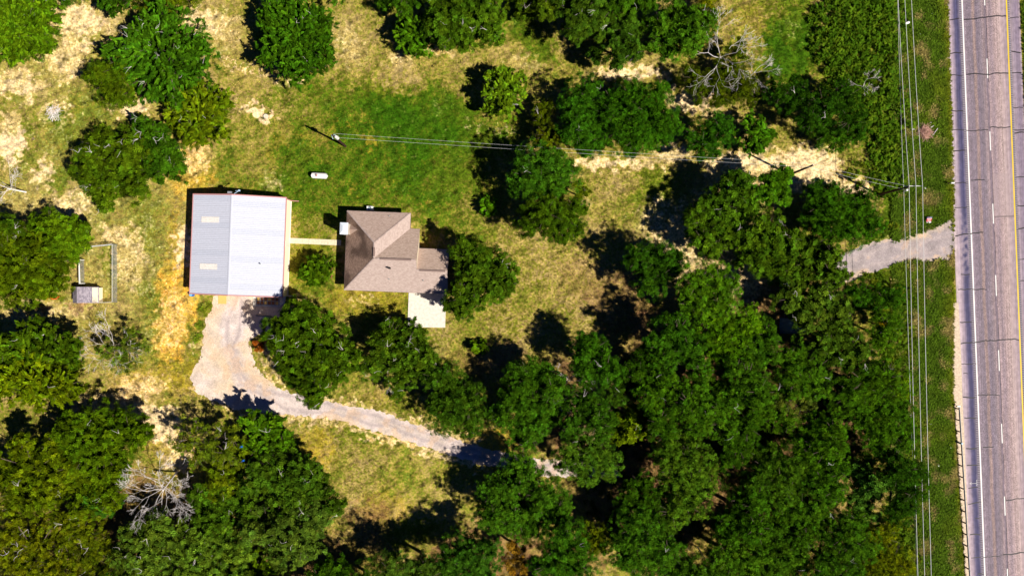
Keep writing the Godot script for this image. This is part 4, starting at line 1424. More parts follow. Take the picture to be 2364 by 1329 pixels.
	for i in 2:
		s = Shape.new()
		var c: Vector3 = at([557, 561][i], [1031, 1063][i], 6.8)
		s.box(c + Vector3(-0.11, -0.2, -0.13), c + Vector3(0.11, 0.1, 0.13))
		s.bar(c + Vector3(-0.2, 0.1, 0), c + Vector3(-0.1, 0.5, 0.05), 0.04)
		solo("blue_bundle", s, M.blue_plastic, ["upper blue bundle caught in the sparse olive tree", "lower blue bundle caught in the sparse olive tree"][i], "bundle", "blue bundles in the tree")
	rng.seed = 8
	s = Shape.new()
	for i in 26:
		var c := at(100 + rf(0, 34), 686 + rf(-4, 5), 0.15)
		s.box(c - Vector3(rf(0.06, 0.2), 0.1, 0.06), c + Vector3(rf(0.06, 0.2), rf(0.05, 0.5), 0.05))
	var on := solo("orange_netting", s, M.orange, "torn orange safety netting at the edge of the western trees", "netting")

func build_pen():
	var t := thing("dog_pen_fence", "chain link dog pen fence with grey posts and rails", "fence", at(228, 632))
	var o := t.position
	var ne := at(269.5, 564.5); var se := at(269.5, 697); var nw := at(200, 571); var w0 := at(193, 600); var w1 := at(194, 655); var sw := at(240, 698)
	for run in [[nw, ne], [ne, se], [se, sw], [w0, w1]]:
		var a: Vector3 = run[0] - o; var b: Vector3 = run[1] - o
		var n := maxi(1, int(a.distance_to(b) / 2.1))
		for i in n + 1:
			var p := a.lerp(b, float(i) / n)
			var s := Shape.new()
			s.tube([p, p + Vector3(0, 1.55, 0)], [0.035, 0.035], 8)
			part("post", s, M.galvanised, t)
		var r := Shape.new()
		r.bar(a + Vector3(0, 1.5, 0), b + Vector3(0, 1.5, 0), 0.028)
		part("top_rail", r, M.white_metal, t)
		var ms := Shape.new()                        # woven wire, thin strands both ways
		var ln := a.distance_to(b); var ax := (b - a).normalized()
		var u := -1.5
		while u < ln:
			for dir in [1, -1]:
				var u0 := u if dir == 1 else u + 1.45
				var u1 := u + 1.45 if dir == 1 else u
				var y0 := 0.03; var y1 := 1.48
				if u < 0.0 or u + 1.45 > ln:
					var lo := clampf(u, 0, ln); var hi := clampf(u + 1.45, 0, ln)
					if hi - lo < 0.05:
						continue
					var f0 := (lo - u) / 1.45; var f1 := (hi - u) / 1.45
					u0 = lo if dir == 1 else hi; u1 = hi if dir == 1 else lo
					y0 = 0.03 + 1.45 * (f0 if dir == 1 else 1.0 - f1); y1 = 0.03 + 1.45 * (f1 if dir == 1 else 1.0 - f0)
				var p := a + ax * u0 + Vector3(0, y0, 0); var q := a + ax * u1 + Vector3(0, y1, 0)
				ms.tube([p, q], [0.006, 0.006], 3, false)
			u += 0.09
		var w := part("wire_mesh", ms, M.galvanised, t)
		w.set_meta("kind", "stuff")
	var gt := Shape.new()
	for q in [[Vector3(0, 0.1, 0), Vector3(0, 1.45, 0)], [Vector3(0, 1.45, 0), Vector3(0.15, 1.45, 3.9)], [Vector3(0.15, 1.45, 3.9), Vector3(0.15, 0.1, 3.9)]]:
		gt.bar(q[0] + w0 - o + Vector3(0.12, 0.12, 0), q[1] + w0 - o + Vector3(0.12, 0.12, 0), 0.07)
	part("gate_frame", gt, M.white_metal, t)
	# kennel with a lopsided shingle roof
	rng.seed = 14
	var k := thing("kennel", "small kennel with grey shingle saltbox roof inside the dog pen", "kennel", at(180.5, 662), 0.0)
	var W := 4.15; var L := 2.66; var ru := 0.95; var E := 1.55; var R := 2.0
	var s := Shape.new()
	s.box(Vector3(0.1, 0, 0.12), Vector3(W - 0.15, E - 0.02, L - 0.12))
	part("walls", s, M.cream, k)
	s = Shape.new()
	for z in [0.12, L - 0.12]:
		s.tri(Vector3(0.1, E - 0.02, z), Vector3(W - 0.15, E - 0.02, z), Vector3(ru, R - 0.04, z), Vector3(0, 0, -1 if z < 1 else 1))
	part("gable", s, M.cream, k)
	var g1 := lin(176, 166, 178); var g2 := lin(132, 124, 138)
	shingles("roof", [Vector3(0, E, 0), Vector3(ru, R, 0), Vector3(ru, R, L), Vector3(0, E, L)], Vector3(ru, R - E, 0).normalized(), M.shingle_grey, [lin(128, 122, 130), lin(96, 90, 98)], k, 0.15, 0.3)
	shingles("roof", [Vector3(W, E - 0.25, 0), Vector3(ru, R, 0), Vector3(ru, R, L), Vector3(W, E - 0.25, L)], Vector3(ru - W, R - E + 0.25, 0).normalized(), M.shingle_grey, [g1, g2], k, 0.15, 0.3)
	s = Shape.new()
	s.bar(Vector3(ru, R + 0.02, -0.03), Vector3(ru, R + 0.02, L + 0.03), 0.06)
	part("ridge_cap", s, M.shingle_grey, k)

# ---------------------------------------------------------------- grass and weeds
func blades() -> ArrayMesh:
	var s := Shape.new()
	for i in 7:
		var a := TAU * i / 7.0 + rf(-0.4, 0.4)
		var d := Vector3(cos(a), 0, sin(a))
		var sd := Vector3(-sin(a), 0, cos(a)) * rf(0.03, 0.05)
		var b := d * rf(0.0, 0.1)
		var m := b + d * rf(0.06, 0.14) + Vector3.UP * rf(0.12, 0.2)
		var e := m + d * rf(0.08, 0.18) + Vector3.UP * rf(-0.02, 0.1)
		s.quad(b - sd, b + sd, m + sd, m - sd, Vector3(d.x, 1.0, d.z))
		s.tri(m - sd, m + sd, e, Vector3(d.x, 1.4, d.z))
	return s.mesh()

func build_grass():
	rng.seed = 77
	var bm := blades()
	# the lawn and the dry field: short tufts in the colour of the ground they stand in
	var buf := PackedFloat32Array()
	for i in 110000:
		var px := rf(-20, 2190); var py := rf(-20, 1350)
		if px < 1480 and py > 1000 and px > 900:
			continue
		var p := at(px, py)
		var x := clampi(int((p.x / GX + 0.5) * FW), 0, FW - 1); var y := clampi(int((p.z / GZ + 0.5) * FH), 0, FH - 1)
		var f := y * FW + x
		if fld[2][f] > 0.62 or covered(px, py):
			continue
		var c := ground_colour(p)
		var g := rf(0.7, 1.5)
		put(buf, upright(Vector3(rf(-0.2, 0.2), 1, rf(-0.2, 0.2)).normalized(), rf(0, TAU), rf(0.35, 0.75)), p, Color(c.r * g, c.g * g, c.b * g))
	var o := stuff("grass", bm, M.blade, buf, self)
	o.set_meta("label", "short lawn grass and dry grass tufts")
	# longer grass on the verge beside the road
	buf = PackedFloat32Array()
	for i in 42000:
		var py := rf(-40, 1370)
		var e := road_edge(py)
		var px := rf(2060, e + 3)
		if covered(px, py):
			continue
		var p := at(px, py)
		var near := clampf(1.0 - (e - px) / 14.0, 0.0, 1.0)
		var nz := wob.get_noise_2d(px * 0.9, py * 0.5)
		var dry := smoothstep(0.16, 0.4, wob.get_noise_2d(px * 1.6 + 300, py * 1.2))
		var c := Color(0.08, 0.15, 0.006).lerp(Color(0.19, 0.22, 0.008), clampf(near + nz * 0.8, 0, 1)).lerp(Color(0.36, 0.27, 0.09), dry * 0.8)
		var g := rf(0.4, 1.5)
		put(buf, upright(Vector3(rf(-0.3, 0.3), 1, rf(-0.3, 0.3)).normalized(), rf(0, TAU), rf(0.7, 1.7) * (1.2 - near * 0.5)), p, Color(c.r * g, c.g * g, c.b * g))
	for i in 2500:
		var py := rf(-60, 420)
		var px := rf(2359, 2420) + py * 0.04
		var g := rf(0.5, 1.4)
		put(buf, upright(Vector3(rf(-0.3, 0.3), 1, rf(-0.3, 0.3)).normalized(), rf(0, TAU), rf(0.7, 1.6)), at(px, py), Color(0.09 * g, 0.16 * g, 0.006))
	o = stuff("verge_grass", bm, M.blade, buf, self)
	o.set_meta("label", "long green grass along the road verge")

func road_edge(py: float) -> float:
	if py < 450:
		return lerpf(2186, 2200, clampf(py / 450.0, 0, 1))
	if py < 700:
		return 2200.0
	if py < 925:
		return 2199.0
	return lerpf(2200, 2226, (py - 925) / 404.0)

func inside(px: float, py: float, lo: Vector2, hi: Vector2) -> bool:
	return px > lo.x and px < hi.x and py > lo.y and py < hi.y

var drive_in := PackedVector2Array()
var drive_yard := PackedVector2Array()
func covered(px: float, py: float) -> bool:      # where a building, a slab or gravel keeps grass away
	if inside(px, py, Vector2(436, 446), Vector2(672, 706)) or inside(px, py, Vector2(790, 484), Vector2(1034, 680)) or inside(px, py, Vector2(940, 670), Vector2(1031, 758)) or inside(px, py, Vector2(664, 547), Vector2(792, 568)) or inside(px, py, Vector2(178, 655), Vector2(250, 700)):
		return true
	var p := (Vector2(px, py) - Vector2(CX, CY)) / PPM
	p += Vector2(rng.randfn(0, 0.22), rng.randfn(0, 0.22))     # grass creeps over the edge of the gravel
	return Geometry2D.is_point_in_polygon(p, drive_in) or Geometry2D.is_point_in_polygon(p, drive_yard)

func weeds(called: String, label: String, spots: Array, tones: Array, dens: float, kind := 1):
	# a thicket of weeds: upright sprays in clumps, thick enough to hide the soil
	rng.seed = hash(label)
	var buf := PackedFloat32Array()
	for q in spots:                                  # px, py, rx, ry, height
		var n := int(q[2] * q[3] / (PPM * PPM) * PI * dens)
		for i in n:
			var a := rf(0, TAU); var r := sqrt(rng.randf())
			var w := 1.0 + wob.get_noise_2d(cos(a) * 30 + q[0], sin(a) * 30 + q[1]) * 0.5
			var px: float = q[0] + cos(a) * r * q[2] * w; var py: float = q[1] + sin(a) * r * q[3] * w
			if covered(px, py) or px > road_edge(py) - 40:
				continue
			if wob.get_noise_2d(px * 4.5, py * 4.5) < -0.12 and rng.randf() < 0.8:
				continue
			var hh: float = q[4] * rf(0.5, 1.1) * clampf(1.25 - r * 0.5, 0.4, 1.0) * (0.75 + 0.6 * wob.get_noise_2d(px * 2.2, py * 2.2))
			var c := at(px, py)
			var t: Color = tones[rng.randi() % tones.size()]
			var b := rf(0.6, 1.4)
			for k in 8:
				var g := b * rf(0.85, 1.2)
				var f := float(k) / 8.0
				var p := c + Vector3(rf(-0.35, 0.35), maxf(0.1, hh * (0.3 + 0.75 * f)), rf(-0.35, 0.35))
				var d := Vector3(rf(-0.8, 0.8), rf(0.1, 0.9), rf(-0.8, 0.8)).normalized()
				var sx := d.cross(Vector3(0.1, 1, 0.2)).normalized()
				var s := rf(0.6, 1.1)
				put(buf, Basis(sx * s, sx.cross(d).normalized() * s, d * s), p, Color(t.r * g * 1.5, t.g * g * 1.25, t.b * g * 0.7))
	var o := stuff(called, sprigs[kind], M.leaf, buf, self)
	o.set_meta("label", label)

# ---------------------------------------------------------------- the scene
func _ready():
	var cam := Camera3D.new()
	cam.name = "camera"
	cam.position = Vector3(0, HIGH, 0)
	cam.rotation_degrees = Vector3(-90, 0, 0)
	cam.fov = 45.45
	cam.near = 1.0; cam.far = 4000.0
	add_child(cam)
	cam.current = true
	var env := Environment.new()
	env.background_mode = Environment.BG_SKY
	var sky := Sky.new()
	var sk := ProceduralSkyMaterial.new()
	sk.sky_top_color = Color(0.10, 0.22, 0.48)
	sk.sky_horizon_color = Color(0.34, 0.44, 0.58)
	sk.sky_curve = 0.12
	sk.ground_bottom_color = Color(0.10, 0.11, 0.05)
	sk.ground_horizon_color = Color(0.34, 0.44, 0.58)
	sk.energy_multiplier = 0.45
	sky.sky_material = sk
	env.sky = sky
	env.tonemap_mode = Environment.TONE_MAPPER_LINEAR
	env.tonemap_exposure = 1.3
	env.sdfgi_enabled = true; env.ssao_enabled = true; env.ssil_enabled = true
	var we := WorldEnvironment.new()
	we.name = "sky"
	we.environment = env
	add_child(we)
	var sun := DirectionalLight3D.new()
	sun.name = "sun"
	sun.light_energy = 1.6
	sun.light_color = Color(1.0, 0.97, 0.91)
	sun.light_angular_distance = 0.5
	sun.shadow_enabled = true
	add_child(sun)
	sun.look_at_from_position(Vector3.ZERO, Vector3(-0.596, -0.743, -0.3045), Vector3.UP)

	rng.seed = 1
	wob.seed = 3; wob.frequency = 0.012
	materials()
	make_sprigs()
	build_ground()
	build_road()
	build_shop()
	build_house()
	build_wires()
	build_things()
	build_trees()
	build_grass()
	weeds("undergrowth", "tall bright green weeds beside the road north of the woods", [[1990, 40, 100, 90, 1.7], [1985, 120, 100, 70, 1.7], [1990, 190, 95, 60, 1.6], [2025, 260, 70, 60, 1.5], [2045, 340, 45, 50, 1.4], [2055, 420, 38, 45, 1.3], [2020, 30, 50, 60, 1.4], [1925, 60, 40, 110, 1.8]], [Color(0.045, 0.12, 0.008), Color(0.06, 0.14, 0.01), Color(0.075, 0.15, 0.012), Color(0.035, 0.10, 0.008)], 3.4)
	weeds("undergrowth_low", "low green weeds along the southern roadside edge of the woods", [[2050, 690, 60, 40, 1.1], [2070, 780, 40, 70, 1.2], [2080, 860, 36, 60, 1.0], [2060, 1270, 55, 70, 1.5], [2040, 1310, 60, 40, 1.5], [2040, 560, 40, 40, 0.7], [2010, 640, 50, 14, 0.6], [1990, 400, 40, 24, 0.7], [2095, 1180, 24, 80, 0.9]], [Color(0.06, 0.13, 0.01), Color(0.09, 0.14, 0.012), Color(0.05, 0.11, 0.01)], 2.6)
	weeds("woodland_floor", "low dark seedlings and brambles on the floor of the eastern wood", [[1560, 980, 150, 120, 1.2], [1700, 1040, 130, 130, 1.3], [1850, 1080, 140, 120, 1.4], [1780, 900, 130, 90, 1.3], [1650, 1240, 140, 80, 1.3], [1850, 1240, 150, 80, 1.3], [1400, 980, 90, 80, 1.2], [1430, 1160, 90, 80, 1.1], [1960, 950, 110, 120, 1.3], [1480, 860, 80, 50, 1.0]], [Color(0.02, 0.055, 0.008), Color(0.03, 0.07, 0.01), Color(0.028, 0.05, 0.006)], 1.5, 2)
	weeds("drive_weeds", "green weeds growing in the gravel beside the shop", [[468, 740, 14, 30, 0.35], [476, 700, 18, 20, 0.3], [455, 770, 14, 24, 0.3], [480, 810, 8, 10, 0.3], [455, 690, 10, 10, 0.4], [515, 715, 6, 6, 0.25], [596, 696, 8, 8, 0.4]], [Color(0.09, 0.17, 0.015), Color(0.12, 0.17, 0.02)], 1.3)

func materials():
	var m := mat("leaf", Color.WHITE, 0.75, 0.0, 0.05)
	m.vertex_color_use_as_albedo = true
	m.cull_mode = BaseMaterial3D.CULL_DISABLED
	m.backlight_enabled = true; m.backlight = Color(0.28, 0.34, 0.1)
	m = mat("blade", Color.WHITE, 0.8, 0.0, 0.2)
	m.vertex_color_use_as_albedo = true
	m.cull_mode = BaseMaterial3D.CULL_DISABLED
	m = mat("vertex", Color.WHITE, 0.92, 0.0, 0.3)
	m.vertex_color_use_as_albedo = true
	textured("bark", Color8(120, 104, 92), 0.6, 1.1, 41, 0.6)
	mat("deadwood", Color8(228, 220, 218), 0.9)
	m = mat("brush", Color8(206, 164, 150), 0.95)
	m.vertex_color_use_as_albedo = true
	mat("asphalt_edge", Color8(176, 164, 160), 0.95)
	mat("white_paint", Color8(238, 236, 236), 0.6)
	mat("yellow_paint", Color8(238, 200, 8), 0.6)
	mat("tar", Color8(34, 28, 36), 0.6)
	textured("concrete", Color8(234, 226, 214), 0.84, 1.06, 42, 0.14)
	textured("walk", Color8(232, 220, 190), 0.82, 1.06, 43, 0.2)
	textured("mow_strip", Color8(222, 200, 176), 0.78, 1.1, 44, 0.16)
	mat("galvanised", Color8(176, 182, 186), 0.45, 0.3)
	mat("aluminium", Color8(236, 236, 236), 0.5, 0.0, 0.6)
	mat("creosote", Color8(58, 36, 30), 0.95)
	mat("old_wood", Color8(150, 138, 128), 0.95)
	mat("tarp", Color8(112, 140, 158), 0.7)
	mat("pale_blue", Color8(176, 204, 226), 0.55)
	textured("roof_metal", Color8(203, 206, 221), 0.94, 1.04, 45, 0.3, 0.5, 0.03)
	textured("roof_metal_b", Color8(199, 203, 219), 0.92, 1.04, 46, 0.3, 0.5, 0.03)
	mat("red_trim", Color8(196, 140, 138), 0.6)
	mat("cream", Color8(250, 234, 208), 0.7)
	mat("pale_trim", Color8(230, 220, 208), 0.6)
	mat("brown_door", Color8(96, 60, 50), 0.7)
	mat("dark_glass", Color8(30, 36, 44), 0.1, 0.0, 0.6)
	textured("fibreglass", Color8(255, 248, 242), 0.8, 1.06, 47, 0.5, 0.5, 0.02)
	mat("grey_metal", Color8(150, 152, 160), 0.6, 0.2)
	mat("shingle", Color8(150, 128, 118), 0.95)
	mat("shingle_grey", Color8(120, 114, 120), 0.95)
	mat("vent_brown", Color8(132, 112, 106), 0.9)
	mat("siding", Color8(206, 190, 170), 0.8)
	mat("fascia", Color8(86, 72, 70), 0.8)
	textured("house_wall", Color8(178, 140, 116), 0.8, 1.1, 48, 0.8)
	mat("chase", Color8(196, 186, 172), 0.8)
	mat("cap_metal", Color8(226, 236, 246), 0.5)
	mat("black_metal", Color8(26, 24, 28), 0.7)
	mat("white_metal", Color8(240, 238, 236), 0.5)
	mat("rust_wood", Color8(136, 88, 62), 0.95)
	textured("plywood", Color8(222, 184, 108), 0.85, 1.08, 49, 0.4)
	mat("blue_plastic", Color8(28, 96, 190), 0.45)
	mat("blue_light", Color8(120, 190, 240), 0.45)
	mat("orange", Color8(232, 96, 30), 0.8)
	textured("gravel", Color8(216, 198, 184), 0.62, 1.12, 50, 0.35, 0.95, 0.03)

func build_ground():
	paint_ground()
	var gm := mat("ground", Color.WHITE, 0.95, 0.0, 0.15)
	gm.albedo_texture = ImageTexture.create_from_image(Image.create_from_data(GW, GH, false, Image.FORMAT_RGB8, ground_px))
	var bump := Image.create_from_data(512, 512, false, Image.FORMAT_L8, noise_bytes(512, 512, 0.12, 3, 61))
	bump.convert(Image.FORMAT_RGB8)
	bump.bump_map_to_normal_map(5.0)
	gm.normal_enabled = true
	gm.normal_texture = ImageTexture.create_from_image(bump)
	gm.normal_scale = 0.6
	var s := Shape.new()
	s.quad(Vector3(-GX / 2, 0, -GZ / 2), Vector3(GX / 2, 0, -GZ / 2), Vector3(GX / 2, 0, GZ / 2), Vector3(-GX / 2, 0, GZ / 2), Vector3.UP)
	s.uv = PackedVector2Array([Vector2(0, 0), Vector2(1, 0), Vector2(1, 1), Vector2(0, 1)])
	struct("ground", s, gm)
	s = Shape.new()
	s.quad(Vector3(-900, -0.02, -900), Vector3(900, -0.02, -900), Vector3(900, -0.02, 900), Vector3(-900, -0.02, 900), Vector3.UP)
	textured("far_field", Color8(128, 132, 58), 0.7, 1.15, 62, 0.03)
	struct("field", s, M.far_field)
	# the gravel: the yard in front of the shop and its way in from the road
	drive_yard = ragged([Vector2(500, 672), Vector2(660, 676), Vector2(640, 760), Vector2(600, 770), Vector2(575, 790), Vector2(592, 850), Vector2(640, 895), Vector2(720, 922), Vector2(860, 945), Vector2(990, 992), Vector2(1110, 1032), Vector2(1260, 1062), Vector2(1420, 1066), Vector2(1430, 1100), Vector2(1250, 1100), Vector2(1080, 1064), Vector2(960, 1026), Vector2(850, 990), Vector2(760, 966), Vector2(640, 956), Vector2(540, 945), Vector2(445, 905), Vector2(440, 870), Vector2(462, 820), Vector2(470, 760), Vector2(488, 700)], 7.0)
	drive_in = ragged([Vector2(1880, 640), Vector2(1950, 583), Vector2(2020, 557), Vector2(2090, 544), Vector2(2130, 532), Vector2(2165, 514), Vector2(2200, 504), Vector2(2206, 560), Vector2(2192, 608), Vector2(2170, 606), Vector2(2110, 604), Vector2(2040, 620), Vector2(1965, 648), Vector2(1930, 660)], 4.0)
	var lo := Vector2(420, 660); var hi := Vector2(1450, 1120)
	var m1 := gravel_material(lo, hi, [Vector2(550, 690), Vector2(530, 800), Vector2(560, 880), Vector2(650, 925), Vector2(760, 945), Vector2(900, 978), Vector2(1000, 1012), Vector2(1110, 1048), Vector2(1250, 1080), Vector2(1430, 1085)], Color(0.85, 0.785, 0.765), "yard_gravel")
	struct("gravel_driveway", laid(sheet(drive_yard, 0.008), lo, hi), m1)
	lo = Vector2(1860, 490); hi = Vector2(2220, 680)
	var m2 := gravel_material(lo, hi, [Vector2(1900, 650), Vector2(1960, 615), Vector2(2040, 590), Vector2(2120, 570), Vector2(2205, 556)], Color(0.66, 0.61, 0.62), "entrance_gravel")
	struct("gravel_driveway", laid(sheet(drive_in, 0.012), lo, hi), m2)
	# loose stones on it
	rng.seed = 33
	var st := Shape.new()
	for i in 10:
		var al := TAU * i / 10
		var r := Vector3(cos(al), 0, sin(al)) * rf(0.8, 1.1)
		var al2 := TAU * (i + 1) / 10
		var r2 := Vector3(cos(al2), 0, sin(al2))
		st.tri(Vector3(0, 0.55, 0), r * 0.9, r2 * 0.9, Vector3.UP)
	var sm := st.mesh()
	var buf := PackedFloat32Array()
	for i in 9000:
		var px := rf(430, 1130); var py := rf(680, 1080)
		if i > 6500:
			px = rf(1900, 2205); py = rf(505, 660)
		var p := (Vector2(px, py) - Vector2(CX, CY)) / PPM
		if not (Geometry2D.is_point_in_polygon(p, drive_yard) or Geometry2D.is_point_in_polygon(p, drive_in)):
			continue
		var g := rf(0.25, 0.75)
		put(buf, upright(Vector3.UP, rf(0, TAU), rf(0.02, 0.07)), Vector3(p.x, 0.01, p.y), Color(g, g * 0.9, g * 0.84))
	var o := stuff("gravel", sm, M.vertex, buf, self)
	o.set_meta("label", "loose stones scattered over the gravel drive")

func gravel_material(lo: Vector2, hi: Vector2, way: Array, grey: Color, name_: String) -> StandardMaterial3D:
	# crushed stone over tan soil: greyer where wheels run, sandier at the sides, with brown dirt dragged over it
	var w := int((hi.x - lo.x) / 1.6); var h := int((hi.y - lo.y) / 1.6)
	var a := noise_bytes(w, h, 0.012, 4, 71)
	var b := noise_bytes(w, h, 0.05, 3, 72)
	var c := noise_bytes(w, h, 0.5, 2, 73)
	var out := PackedByteArray()
	out.resize(w * h * 3)
	for y in h:
		for x in w:
			var i := y * w + x
			var p := lo + Vector2(x + 0.5, y + 0.5) * 1.6
			var d := 1e9
			for k in way.size() - 1:
				d = minf(d, p.distance_to(Geometry2D.get_closest_point_to_segment(p, way[k], way[k + 1])))
			var na := (a[i] - 128) / 128.0; var nb := (b[i] - 128) / 128.0; var nc := (c[i] - 128) / 128.0
			d += na * 10.0 + nb * 4.0
			var side := smoothstep(17.0, 32.0, d)
			var rut := exp(-pow((d - 10.0) / 4.5, 2.0))
			var col := Vector3(grey.r, grey.g, grey.b)
			col = col.lerp(Vector3(0.90, 0.80, 0.67), clampf(side * 0.5 + na * 0.5, 0.0, 0.85))
			col = col.lerp(Vector3(0.72, 0.66, 0.66), rut * 0.75)
			var dirt := smoothstep(0.12, 0.5, nb * 0.6 + na * 0.6 + sin(p.x * 0.07 + p.y * 0.11 + na * 5.0) * 0.18)
			col = col.lerp(Vector3(0.78, 0.64, 0.52), dirt * 0.45)
			var s := 0.98 + nc * 0.16 + nb * 0.1
			if nc > 0.42:
				s *= 0.82
			out[i * 3] = clampi(int(col.x * s * 255), 0, 255); out[i * 3 + 1] = clampi(int(col.y * s * 255), 0, 255); out[i * 3 + 2] = clampi(int(col.z * s * 255), 0, 255)
	var m := mat(name_, Color.WHITE, 0.95)
	m.albedo_texture = ImageTexture.create_from_image(Image.create_from_data(w, h, false, Image.FORMAT_RGB8, out))
	return m

func laid(s: Shape, lo: Vector2, hi: Vector2) -> Shape:      # the texture lies on the ground in plan
	for i in s.v.size():
		s.uv[i] = (Vector2(s.v[i].x, s.v[i].z) * PPM + Vector2(CX, CY) - lo) / (hi - lo)
	return s

func V(x: float, y: float, r: float) -> Vector3:
	return Vector3(x, y, r)

func build_trees():
	var D := Color(0.024, 0.075, 0.008)      # deep green
	var F := Color(0.030, 0.098, 0.010)      # forest green
	var B := Color(0.050, 0.140, 0.010)      # bright green
	var O := Color(0.060, 0.100, 0.007)      # olive
	var Y := Color(0.100, 0.150, 0.010)      # yellow green
	var G := Color(0.056, 0.105, 0.030)      # grey green
	# north-west, round the yard
	tree("bright green feathery tree at the north-west corner of the yard", 1, Color(0.050, 0.120, 0.008), 7.0, [V(25, 45, 62), V(85, 60, 55), V(45, 110, 48), V(-10, 90, 50), V(105, 25, 38), V(100, 90, 34)], 1.15, 0.3)
	tree("dark green crown at the north edge beside the bright corner tree", 2, D, 7.0, [V(120, -30, 46), V(160, -22, 36)])
	tree("dark feathery crown at the north edge above the big north-west oak", 1, D, 7.5, [V(275, -15, 45), V(230, -20, 28)])
	tree("olive green crown at the north edge behind the big north-west oak", 2, O, 7.0, [V(350, -22, 56), V(415, -16, 42)], 1.0, 0.5)
	tree("biggest dark green tree of the north-west yard, with pale twigs", 1, F, 9.0, [V(345, 80, 56), V(415, 115, 72), V(355, 165, 72), V(300, 130, 52), V(455, 150, 48), V(400, 195, 44), V(370, 45, 34)], 1.1, 1.3)
	tree("olive leafed tree on the west flank of the biggest yard tree", 2, Color(0.046, 0.092, 0.007), 8.0, [V(256, 192, 50), V(232, 172, 32), V(275, 225, 34), V(280, 160, 30)], 1.2, 0.2)
	tree("olive green cedar standing north of the metal shop's corner", 1, Color(0.070, 0.125, 0.008), 6.5, [V(475, 240, 52), V(430, 270, 46), V(490, 285, 42), V(450, 305, 34), V(505, 255, 30)], 1.2, 0.3)
	tree("round dark oak with white twigs north-west of the metal shop", 0, Color(0.040, 0.085, 0.008), 7.5, [V(250, 345, 58), V(215, 390, 52), V(290, 395, 62), V(240, 425, 48), V(320, 350, 42), V(320, 435, 34)], 1.1, 1.2)
	tree("small dark tree between the olive cedar and the round oak", 1, D, 6.0, [V(350, 305, 34), V(330, 285, 24)], 1.0, 0.8)
	tree("small gappy oak touching the round oak's east side", 0, D, 6.5, [V(395, 345, 36), V(410, 385, 30), V(370, 385, 32), V(360, 330, 28)], 0.8, 1.5)
	tree("large dark feathery cedar standing alone at the north edge", 1, Color(0.026, 0.085, 0.008), 8.5, [V(670, 40, 70), V(700, 95, 68), V(650, 110, 52), V(735, 55, 42), V(700, 155, 44), V(720, 130, 40), V(630, 60, 40), V(740, 105, 32)], 1.25, 0.4)
	tree("small bright conical cedar tucked under the north oak", 1, Color(0.042, 0.125, 0.010), 6.0, [V(955, 82, 44), V(975, 105, 22), V(935, 60, 22)], 1.3, 0.1)
	tree("large round clumpy oak at the north edge with glinting leaves", 0, Color(0.040, 0.098, 0.012), 9.5, [V(1040, 30, 66), V(1095, 50, 58), V(1060, 78, 48), V(1015, 65, 40), V(1115, 15, 42)], 1.2, 0.6)
	tree("dark tree at the north edge west of the glinting oak", 0, D, 7.5, [V(900, -25, 46), V(935, -12, 40)])
	tree("dark green tree cut by the north edge above the lone cedar", 1, D, 7.0, [V(770, -25, 34)])
	# the north wood
	tree("oak at the north edge, westernmost of the north wood", 0, Color(0.042, 0.085, 0.010), 7.5, [V(1225, -2, 46), V(1255, 20, 28)], 1.0, 0.4)
	tree("dark clumpy oak in the middle of the north wood", 0, Color(0.032, 0.080, 0.014), 9.5, [V(1350, 25, 50), V(1335, 65, 36), V(1385, 55, 34), V(1300, 5, 34)], 1.0, 0.8)
	tree("dark oak on the south tip of the north wood", 0, Color(0.028, 0.078, 0.014), 9.0, [V(1445, 70, 40), V(1430, 120, 36), V(1460, 125, 28), V(1375, 130, 22)], 0.95, 1.0)
	tree("tall shadowy oak at the north edge of the north wood", 0, D, 10.5, [V(1430, 5, 46), V(1480, -5, 40)], 1.0, 0.6)
	tree("broad green oak on the east side of the north wood", 0, Color(0.034, 0.100, 0.012), 9.5, [V(1555, 45, 50), V(1590, 85, 46), V(1540, 105, 40), V(1610, 50, 40), V(1520, 60, 34)], 1.05, 0.8)
	tree("yellow green small tree at the north wood's east end", 2, Color(0.095, 0.125, 0.008), 6.0, [V(1630, 8, 36), V(1650, 30, 22)], 1.0, 0.5)
	tree("olive bushy tree under the bare white branches", 2, Color(0.042, 0.075, 0.007), 6.0, [V(1640, 200, 46), V(1690, 165, 48), V(1715, 205, 40), V(1665, 225, 26), V(1600, 180, 30), V(1700, 120, 30)], 1.0, 0.6)
	dead_tree("bare white dead tree sprawling over the olive bush", 1655, 150, 7.0, 5.6, 6, 4, Vector3(-0.8, 0, -0.4), 0.16)
	dead_tree("greyish brown bare thicket tree east of the white dead tree", 1728, 178, 5.0, 3.0, 5, 4, Vector3(0.3, 0, 0.0), 0.08)
	# the row south of the sandy strip
	tree("light green tree standing at the north-east rim of the lawn", 1, Color(0.070, 0.150, 0.014), 6.5, [V(1160, 200, 44), V(1185, 195, 36), V(1140, 235, 34), V(1170, 240, 34)], 1.1, 0.2)
	tree("slim olive tree, northern of the pair west of the great dark crowns", 2, O, 6.5, [V(1252, 255, 26), V(1245, 280, 20)], 1.0, 0.2)
	tree("slim olive tree, southern of the pair west of the great dark crowns", 2, Color(0.075, 0.11, 0.008), 6.5, [V(1262, 312, 32), V(1248, 330, 20)], 1.0, 0.3)
	tree("western of the two great dark crowns above the wires", 2, Color(0.022, 0.085, 0.010), 9.5, [V(1345, 240, 46), V(1365, 290, 48), V(1330, 300, 36), V(1360, 330, 28)], 1.2, 0.2)
	tree("eastern and bigger of the two great dark crowns above the wires", 2, Color(0.024, 0.090, 0.009), 10.0, [V(1460, 225, 44), V(1500, 260, 54), V(1440, 290, 54), V(1510, 305, 44), V(1465, 320, 34), V(1415, 240, 36)], 1.2, 0.2)
